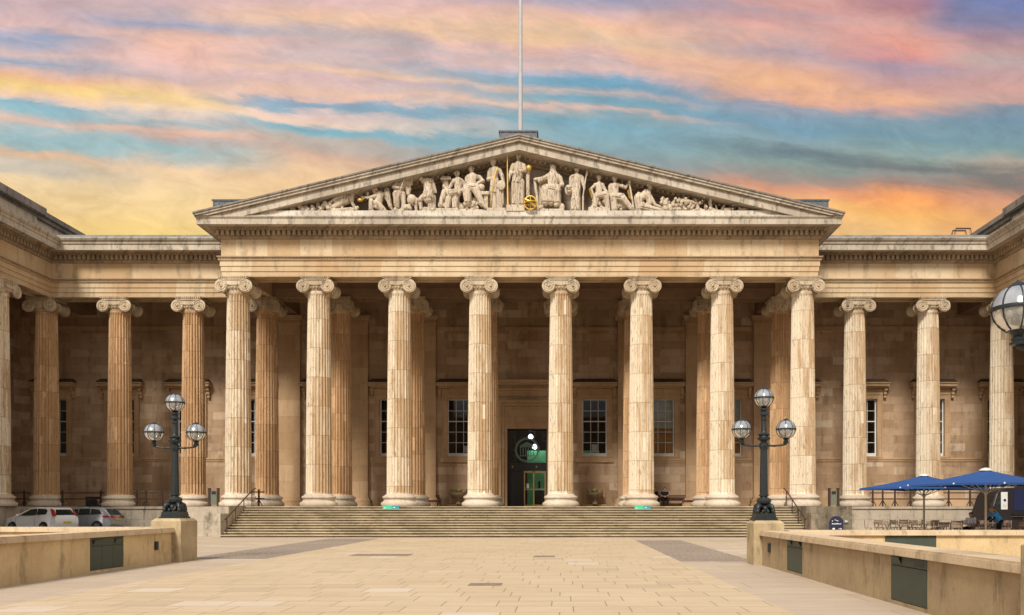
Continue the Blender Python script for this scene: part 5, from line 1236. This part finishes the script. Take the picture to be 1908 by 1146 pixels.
# ------------------------------------------------------------------ parked cars
m_tyre = plain('tyre_rubber', (.02,.02,.02), .85, .2); m_rim = plain('alloy_rim', (.50,.51,.53), .3, .5, .8); m_carglass = plain('tinted_car_glass', (.012,.020,.018), .06, .8, 0, .2, 2)
m_red = plain('rear_light_red', (.30,.012,.015), .2, .6); m_plate = plain('number_plate_yellow', (.62,.42,.06), .5); m_trim = plain('black_plastic', (.02,.02,.02), .6)
def car_paint(n, c, metal):
    g = G(n); p = g.n('ShaderNodeBsdfPrincipled'); p.inputs['Base Color'].default_value = (*c, 1); p.inputs['Roughness'].default_value = .38; p.inputs['Metallic'].default_value = metal
    p.inputs['Coat Weight'].default_value = .8; p.inputs['Coat Roughness'].default_value = .06; g.l(p.outputs[0], g.out.inputs[0]); return g.m
def car(name, label, loc, rotz, paint, estate):
    """rear at x=0, front towards -x; near side y=0, far side y=W"""
    t = thing(name, label, 'car', loc, rotz, 'cars parked beside the left wing'); W_ = 1.70; 
    L = 4.45 if estate else 4.0; wr, wf = -.85, -(L-.78)
    top = ([(0,.42),(.02,.62),(-.02,.82),(-.10,.98),(-.50,1.40),(-.62,1.46),(-1.6,1.49),(-2.3,1.46),(-3.25,1.02),(-4.1,.86),(-4.38,.66),(-4.45,.42)] if estate else
           [(0,.42),(.02,.60),(-.02,.85),(-.08,.98),(-.32,1.40),(-.45,1.46),(-1.4,1.50),(-2.0,1.44),(-3.0,1.00),(-3.65,.82),(-3.92,.62),(-4.0,.40)])
    def arc(cx_, r=.36): return [(cx_+r*cos(a), .30+r*sin(a)) for a in [pi*i/10 for i in range(11)]]
    poly = top+[(-L+.05,.22),(wf-.36,.22)]+[(x, z) for x, z in arc(wf)[::-1]]+[(wf+.36,.22),(wr-.36,.22)]+[(x, z) for x, z in arc(wr)[::-1]]+[(wr+.36,.22),(-.05,.25)]
    def inset(x, z):
        f = 0.03 if z < .85 else .03+(z-.85)/.62*.22
        if z < .35: f = .06
        ex = max(0, (-L+.55)-x, x+.25)/.5; return f+.16*ex*ex
    b = B(); ring = []
    for side in (0, 1):
        ring.append([b.bm.verts.new((x, (inset(x,z) if side == 0 else W_-inset(x,z)), z)) for x, z in poly])
        # inner ridge to round the roof
    n = len(poly)
    f0 = b.bm.faces.new(ring[0]); f1 = b.bm.faces.new(ring[1][::-1])
    for i in range(n): b.bm.faces.new((ring[0][i], ring[1][i], ring[1][(i+1)%n], ring[0][(i+1)%n]))
    bmesh.ops.triangulate(b.bm, faces=[f0, f1])
    body = obj('body', b, paint, t, smooth=28); bv = body.modifiers.new('bevel', 'BEVEL'); bv.width = .05; bv.segments = 3; bv.limit_method = 'ANGLE'; bv.angle_limit = radians(35)
    b = B(); b.box(-L+.3, -.3, .12, W_-.12, .24, .62); obj('underbody', b, m_trim, t)
    # side windows lie just proud of the sloping cabin side
    wins = ([[(-.62,1.10),(-.80,1.34),(-1.30,1.40),(-1.30,1.06)],[(-1.36,1.06),(-1.36,1.40),(-2.05,1.40),(-2.05,1.04)],[(-2.11,1.04),(-2.11,1.39),(-2.35,1.36),(-2.98,1.03)]] if estate else
            [[(-.74,1.10),(-.72,1.32),(-.88,1.39),(-1.45,1.41),(-1.45,1.05)],[(-1.52,1.05),(-1.52,1.41),(-1.95,1.38),(-2.75,1.0)]])
    for side in (0, 1):
        for wq in wins:
            b = B(); o_ = .006
            def P(x, z, k): y = inset(x, z)-k; return (x, y if side == 0 else W_-y, z)
            a = [b.bm.verts.new(P(x, z, o_)) for x, z in wq]; c = [b.bm.verts.new(P(x, z, -.03)) for x, z in wq]; m = len(wq)
            b.bm.faces.new(a); b.bm.faces.new(c[::-1])
            for i in range(m): b.bm.faces.new((a[i], c[i], c[(i+1)%m], a[(i+1)%m]))
            obj('window', b, m_carglass, t)
    def rear_quad(pts, name, mat, k=.008):
        b = B(); a = [b.bm.verts.new((x+k, y, z+k*.5)) for x, y, z in pts]; c = [b.bm.verts.new((x-.03, y, z-.01)) for x, y, z in pts]; m = len(pts)
        b.bm.faces.new(a); b.bm.faces.new(c[::-1])
        for i in range(m): b.bm.faces.new((a[i], c[i], c[(i+1)%m], a[(i+1)%m]))
        return obj(name, b, mat, t)
    xa, za, xb, zb = (-.13, 1.01, -.47, 1.37) if estate else (-.11, 1.03, -.30, 1.36)
    rear_quad([(xa, .22, za), (xa, W_-.22, za), (xb, W_-.34, zb), (xb, .34, zb)], 'rear_window', m_carglass)
    rear_quad([(-.03, .58, .80), (-.03, 1.12, .80), (.005, 1.12, .68), (.005, .58, .68)] if estate else [(.005, .58, .66), (.005, 1.12, .66), (.008, 1.12, .55), (.008, .58, .55)], 'number_plate', m_plate, .02)
    for y0 in (.05, W_-.05):
        s = 1 if y0 < .5 else -1; b = B()
        if estate: b.hexa([(-.52,y0-s*.02,.90),(.0,y0+s*.12,.84),(.02,y0+s*.46,.90),(-.12,y0+s*.40,.92),(-.50,y0-s*.02,.98),(-.07,y0+s*.10,.99),(-.06,y0+s*.46,.97),(-.2,y0+s*.4,.97)])
        else: b.hexa([(-.20,y0-s*.02,.98),(-.02,y0+s*.03,.98),(-.06,y0+s*.16,.98),(-.2,y0+s*.12,.98),(-.50,y0+s*.12,1.40),(-.27,y0+s*.15,1.36),(-.31,y0+s*.25,1.36),(-.5,y0+s*.25,1.38)])
        obj('tail_light', b, m_red, t)
        b = B(); b.ball((-L+.22, y0+s*.22, .66), .16, 1.2,.9,.6,12); obj('headlight', b, m_carglass, t, smooth=60)
    for xc_ in (wr, wf):
        for yc in (.10, W_-.10):
            M = Matrix.Translation((xc_, yc, .31)) @ Matrix.Rotation(pi/2, 4, 'X')
            b = B(); b.lathe([(.18,-.10),(.30,-.10),(.315,-.06),(.315,.06),(.30,.10),(.18,.10)], n=28, M=M); w = obj('wheel', b, m_tyre, t, smooth=40)
            b = B(); s = 1
            for i in range(10): a = 2*pi*i/10; b.tube([M@Vector((.04*cos(a), .04*sin(a), .085)), M@Vector((.20*cos(a+.12), .20*sin(a+.12), .10))], [.022,.016], 6); b.tube([M@Vector((.04*cos(a), .04*sin(a), -.085)), M@Vector((.20*cos(a+.12), .20*sin(a+.12), -.10))], [.022,.016], 6)
            b.lathe([(.195,-.09),(.215,-.105),(.215,.105),(.195,.09)], n=28, M=M, cap=False); b.lathe([(.05,-.10),(.05,.10)], n=14, M=M); obj('rim', b, m_rim, w, smooth=40)
    for yq, s in ((.0, -1), (W_, 1)):
        b = B(); xm = -2.95 if estate else -2.72; b.ball((xm, yq+s*.04, 1.02), .10, .8,1.0,.65,10); b.caps((xm, yq-s*.08, .97), (xm, yq+s*.02, .99), .025, .03); obj('wing_mirror', b, paint if not estate else m_trim, t, smooth=60)
        b = B(); b.box(-1.72, -1.52, yq+s*.005-.02, yq+s*.005+.02, .90, .925); obj('door_handle', b, paint, t)
        b = B(); yy = yq+(.028 if s < 0 else -.028); b.box(-1.49, -1.478, yy-.003, yy+.003, .38, .98); b.box(-2.95, -2.938, yy-.003, yy+.003, .38, .9); obj('door_gap', b, m_trim, t)
    if estate:
        for yy in (.34, W_-.34): b = B(); b.tube([(-.8,yy,1.50),(-1.0,yy,1.54),(-2.0,yy,1.54),(-2.2,yy,1.49)], .018, 6); obj('roof_rail', b, m_trim, t)
    b = B(); b.tube([(-.75,W_/2,1.48),(-.62,W_/2,1.68)], .008, 5); obj('aerial', b, m_trim, t)
    return t
car('parked_car', 'white three door hatchback with red rear lights, parked in front at the far left', (-29.0, 47.25, .12), radians(-17), car_paint('white_car_paint', (.74,.74,.72), .0), False)
car('parked_car', 'silver estate car parked half behind the white hatchback', (-27.35, 50.1, .12), radians(-2), car_paint('silver_car_paint', (.42,.44,.48), .75), True)

# ------------------------------------------------------------------ info board and small sign at the right of the steps
t = thing('notice_board', 'dark navy round topped notice board against the stained wall right of the steps', 'notice board', (14.75, 44.2, 0))
m_navy = plain('navy_paint', (.015,.018,.045), .45, .5)
b = B(); b.prism([(-.36,.03),(.36,.03),(.36,.80)]+[(.36*cos(a), .80+.34*sin(a)) for a in [pi*i/12 for i in range(1,12)]]+[(-.36,.80)], -.06, .06); obj('board', b, m_navy, t)
b = B(); b.box(-.40,.40,-.2,.2,0,.029); obj('foot', b, m_black, t)
b = B()
for i in range(9): b.box(-.25+i*.056, -.25+i*.056+.036, -.066, -.0605, .70, .70+random.choice((.05,.06,.04)))
for i in range(4): b.box(-.10+i*.05, -.10+i*.05+.03, -.066, -.0605, .92-.02*i, .96-.02*i)
b.box(.10,.24,-.066,-.0605,.45,.47); b.prism([(.28,.46),(.21,.41),(.21,.51)], -.066, -.0606)
b.box(-.22,-.10,-.066,-.0605,.42,.50); b.box(-.25,-.20,-.066,-.0605,.86,.90)
obj('lettering', b, m_sw, t)
b = B(); b.box(15.38,15.68,44.93,44.998,.74,.98); o = obj('wall_sign', b, m_gpan); recenter(o); tag(o, 'small dark green plate on the stained wall beside the notice board', 'sign')
b = B(); b.box(.0,.10,-.04,-.036,.10,.13); b.prism([(-.07,.115),(.0,.06),(.0,.17)],-.04,-.0361); obj('arrow', b, m_sw, o)

# ------------------------------------------------------------------ parasols, cafe furniture, food truck
m_canvas = plain('blue_canvas', (.024,.075,.235), .8, .25, 0, .08, 2); m_pole = plain('pale_metal_pole', (.48,.43,.34), .4, .5, .2)
def parasol(x, y, zt, ze, R_, rot, label):
    t = thing('parasol', label, 'parasol', (x, y, 0), rot, 'big square blue cafe parasols')
    b = B(); b.lathe([(.055,.06),(.055,zt-.05)], n=14); obj('pole', b, m_pole, t, smooth=40)
    b = B(); b.box(-.5,.5,-.5,.5,.0,.06); obj('foot', b, m_lead, t)
    cor_ = [(R_*cos(pi/4+i*pi/2)*1.0, R_*sin(pi/4+i*pi/2)) for i in range(4)]
    pts = []
    for i in range(4):
        a, c = Vector(cor_[i]), Vector(cor_[(i+1)%4])
        pts += [(a, ze), ((a+c)/2, ze+.03)]
    b = B(); top = b.bm.verts.new((0,0,zt)); K = 5; rings = []
    for k in range(1, K+1):
        u = k/K; rg = []
        for (p, z) in pts:
            sag = -.10*sin(pi*u); rg.append(b.bm.verts.new((p.x*u, p.y*u, zt+(z-zt)*u+sag*(.6))))
        rings.append(rg)
    m = 8
    for i in range(m): b.bm.faces.new((top, rings[0][i], rings[0][(i+1)%m]))
    for a, c in zip(rings, rings[1:]):
        for i in range(m): b.bm.faces.new((a[i], c[i], c[(i+1)%m], a[(i+1)%m]))
    low = [b.bm.verts.new((v.co.x, v.co.y, v.co.z-.10)) for v in rings[-1]]
    for i in range(m): b.bm.faces.new((rings[-1][i], low[i], low[(i+1)%m], rings[-1][(i+1)%m]))
    o = obj('canopy', b, m_canvas, t); sol = o.modifiers.new('thick', 'SOLIDIFY'); sol.thickness = .012
    for i, (p, z) in enumerate(pts):
        b = B(); b.tube([(0,0,zt-.10), (p.x*.55, p.y*.55, zt-.10+(z-zt)*.55-.08), (p.x*.99, p.y*.99, z-.05)], .02, 6); obj('rib', b, m_pole, t)
        b = B(); b.tube([(.05*p.x/p.length, .05*p.y/p.length, ze-.42), (p.x*.48, p.y*.48, zt+(z-zt)*.48-.16)], .020, 6); obj('strut', b, m_pole, t)
        b = B(); b.ball((p.x*1.0, p.y*1.0, z-.03), .045, n=8); obj('rib_tip', b, m_white, t)
    b = B(); b.lathe([(.32,zt-.05),(.30,zt+.01),(.15,zt+.07),(.02,zt+.10)], n=16); obj('cap', b, m_white, t, smooth=40)
    b = B(); b.lathe([(.085,ze-.50),(.09,ze-.47),(.09,ze-.38),(.07,ze-.35)], n=14); obj('hub', b, m_pole, t)
parasol(20.5, 46.6, 3.42, 2.68, 3.55, radians(38), 'blue square parasol with a pale pole, the further and more leftward of the two')
parasol(20.85, 40.5, 3.46, 2.74, 3.55, radians(30), 'blue square parasol nearer the viewer, cut by the right edge')
m_teak = plain('grey_brown_teak', (.30,.21,.15), .75, .3, 0, .3, 10, col2=(.20,.13,.09))
def chair_proto():
    t = thing('folding_chair', 'slatted wooden folding cafe chair among the crowded tables', 'chair', (0,0,0), 0, 'wooden cafe chairs under the parasols')
    b = B(); [b.box(-.21,.21,-.20+i*.085,-.20+i*.085+.065,.43,.45) for i in range(5)]; obj('seat', b, m_teak, t)
    b = B(); [b.box(-.21,.21,.205,.225,.62+i*.085,.62+i*.085+.06) for i in range(3)]; obj('backrest', b, m_teak, t)
    for s in (-1,1):
        b = B(); b.tube([(s*.225,.22,.88),(s*.225,.20,.45),(s*.225,-.22,.0)], .017, 6); obj('leg', b, m_teak, t)
        b = B(); b.tube([(s*.205,-.16,.42),(s*.205,.24,.0)], .017, 6); obj('leg', b, m_teak, t)
    return t
def table_proto():
    t = thing('cafe_table', 'square slatted wooden cafe table among the chairs', 'table', (0,0,0), 0, 'wooden cafe tables under the parasols')
    b = B(); [b.box(-.38,.38,-.38+i*.085,-.38+i*.085+.07,.71,.735) for i in range(9)]; obj('tabletop', b, m_teak, t)
    for s in (-1,1):
        for q in (-1,1): b = B(); b.tube([(s*.32,q*.3,.71),(s*.30,-q*.3,0)], .02, 6); obj('leg', b, m_teak, t)
    return t
cp_, tp_ = chair_proto(), table_proto(); rnd = random.Random(5); first = [True, True]
tabs = [(18.2,46.8),(18.9,43.6),(20.2,48.4),(20.9,45.0),(19.6,41.2),(22.2,47.2),(21.4,42.2),(23.3,44.6),(24.6,47.0),(24.2,42.0),(22.8,40.2),(25.4,40.6)]
for (x, y) in tabs:
    o = tp_ if first[0] else copy_tree(tp_); first[0] = False; o.location = (x, y, 0); o.rotation_euler = (0,0,rnd.uniform(-.4,.4))
    for k in range(4):
        if rnd.random() < .12: continue
        a = k*pi/2+rnd.uniform(-.35,.35); d = rnd.uniform(.62,.82)
        o = cp_ if first[1] else copy_tree(cp_); first[1] = False
        o.location = (x+d*sin(a), y+d*cos(a), 0); o.rotation_euler = (0,0,-a+rnd.uniform(-.3,.3))
# food truck
t = thing('food_truck', 'dark purple food truck with a closed navy serving hatch and posters behind the parasols', 'food truck', (29.3, 48.4, 0))
m_truck = plain('aubergine_van_paint', (.013,.009,.011), .5, .5, 0, .1); m_hatch = plain('navy_hatch', (.012,.018,.06), .4, .5)
FT = lambda b, n, m, **k: obj(n, b, m, t, **k)
b = B(); b.prism([(-4.25,.35),(-4.27,1.1),(-4.15,1.45),(-3.85,2.3),(-3.6,2.62),(-3.2,2.76),(3.6,2.8),(3.7,.35)], 0, 2.1); o = FT(b, 'body', m_truck); bv = o.modifiers.new('bevel','BEVEL'); bv.width = .06; bv.segments = 3
b = B(); b.box(-2.75,-1.15,-.03,.0,1.42,2.66); FT(b, 'serving_hatch', m_hatch)
b = B(); b.box(-2.05,-1.85,-.05,-.031,1.50,1.54); FT(b, 'hatch_handle', m_rim)
b = B(); b.box(-.6,1.0,-.03,.0,1.42,2.66); FT(b, 'serving_hatch', m_hatch)
for x0 in (-3.50, -1.05):
    b = B(); b.box(x0,x0+.38,-.03,-.001,1.48,2.5); po = FT(b, 'poster', m_white)
    b = B(); M = Matrix.Translation((x0+.22,-.031,2.02))@Matrix.Rotation(pi/2,4,'X'); b.lathe([(.085,0),(.085,.003)], n=20, M=M); [b.box(x0+.13,x0+.31,-.035,-.0301,1.62+q*.06,1.63+q*.06) for q in range(3)]; obj('round_badge', b, m_hatch, po)
b = B(); b.box(-2.9,1.2,-.28,0,1.16,1.20); FT(b, 'counter_shelf', m_doorframe)
b = B(); b.box(-2.9,3.6,-.02,0,1.06,1.09); FT(b, 'trim_strip', m_rim)
b = B(); b.box(-2.15,-2.05,-.02,0,.86,1.02); FT(b, 'label_plate', m_white)
b = B(); b.hexa([(-3.92,-.01,1.45),(-3.35,-.01,1.45),(-3.35,.03,1.45),(-3.92,.03,1.45),(-3.68,-.01,2.3),(-3.35,-.01,2.3),(-3.35,.03,2.3),(-3.68,.03,2.3)]); FT(b, 'cab_window', m_carglass)
b = B(); b.tube([(-3.98,-.02,.5),(-4.02,-.02,1.4),(-3.72,-.02,2.4)], .025, 6); FT(b, 'windscreen_pillar', m_rim)
b = B(); b.box(-4.22,-4.05,-.22,-.05,1.5,1.85); b.box(-4.1,-3.9,-.14,.0,1.62,1.66); FT(b, 'wing_mirror', m_trim)
for x in (-3.4, 2.5):
    M = Matrix.Translation((x, .08, .38)) @ Matrix.Rotation(pi/2, 4, 'X'); b = B(); b.lathe([(.2,-.12),(.36,-.12),(.38,-.06),(.38,.06),(.36,.12),(.2,.12)], n=28, M=M); w = FT(b, 'wheel', m_tyre, smooth=40)
    b = B(); b.lathe([(.0005,-.02),(.2,-.05),(.21,.05),(.0005,.1)], n=20, M=M, cap=False); obj('rim', b, m_rim, w)

# ------------------------------------------------------------------ terrace across the street behind the viewer (seen only in the window reflections)
t = thing('terrace_building', 'dark brick terrace across the street behind the viewer, mirrored in the museum windows', 'building', (0, -48, 0))
m_brick = ashlar('dark_brick', (.13,.085,.06), (.09,.06,.045), .45, .15, .01, .3)
b = B(); b.box(-70, 70, -12, 0, 0, 19.5); obj('wall', b, m_brick, t)
b = B(); b.box(-70.4, 70.4, -12.4, .4, 19.501, 20.1); obj('cornice', b, m_corn, t)
b = B(); b.hexa([(-70,-12,20.101),(70,-12,20.101),(70,0,20.101),(-70,0,20.101),(-70,-8,23.5),(70,-8,23.5),(70,-4,23.5),(-70,-4,23.5)]); obj('roof', b, m_lead, t)
for i in range(20):
    for z in (2.2, 6.6, 10.8, 14.8):
        x = -66+i*7; b = B(); b.box(x-.7, x+.7, .001, .06, z, z+2.3); w = obj('window', b, m_white, t)
        b = B(); b.box(x-.6, x+.6, .061, .075, z+.1, z+1.1); b.box(x-.6, x+.6, .061, .075, z+1.2, z+2.2); obj('pane', b, m_carglass, w)
t = thing('lobby_fill_light', 'unseen fill light added high in the lobby to brighten the green partition', 'lamp', (XC+.9, YW+1.15, 7.7))  # unseen light, added only to brighten the green partition in the lobby
b = B(); b.ball((0,0,0), .26, 1,1,.6, n=18); obj('fill_ball', b, emit('lobby_fill_glow', (.95,1.0,.92), 38.0), t, smooth=60)
b = B(); b.lathe([(.03,.12),(.03,4.3)], n=8); b.lathe([(.2,.12),(.22,.16),(.05,.2)], n=16); obj('stem', b, m_black, t)
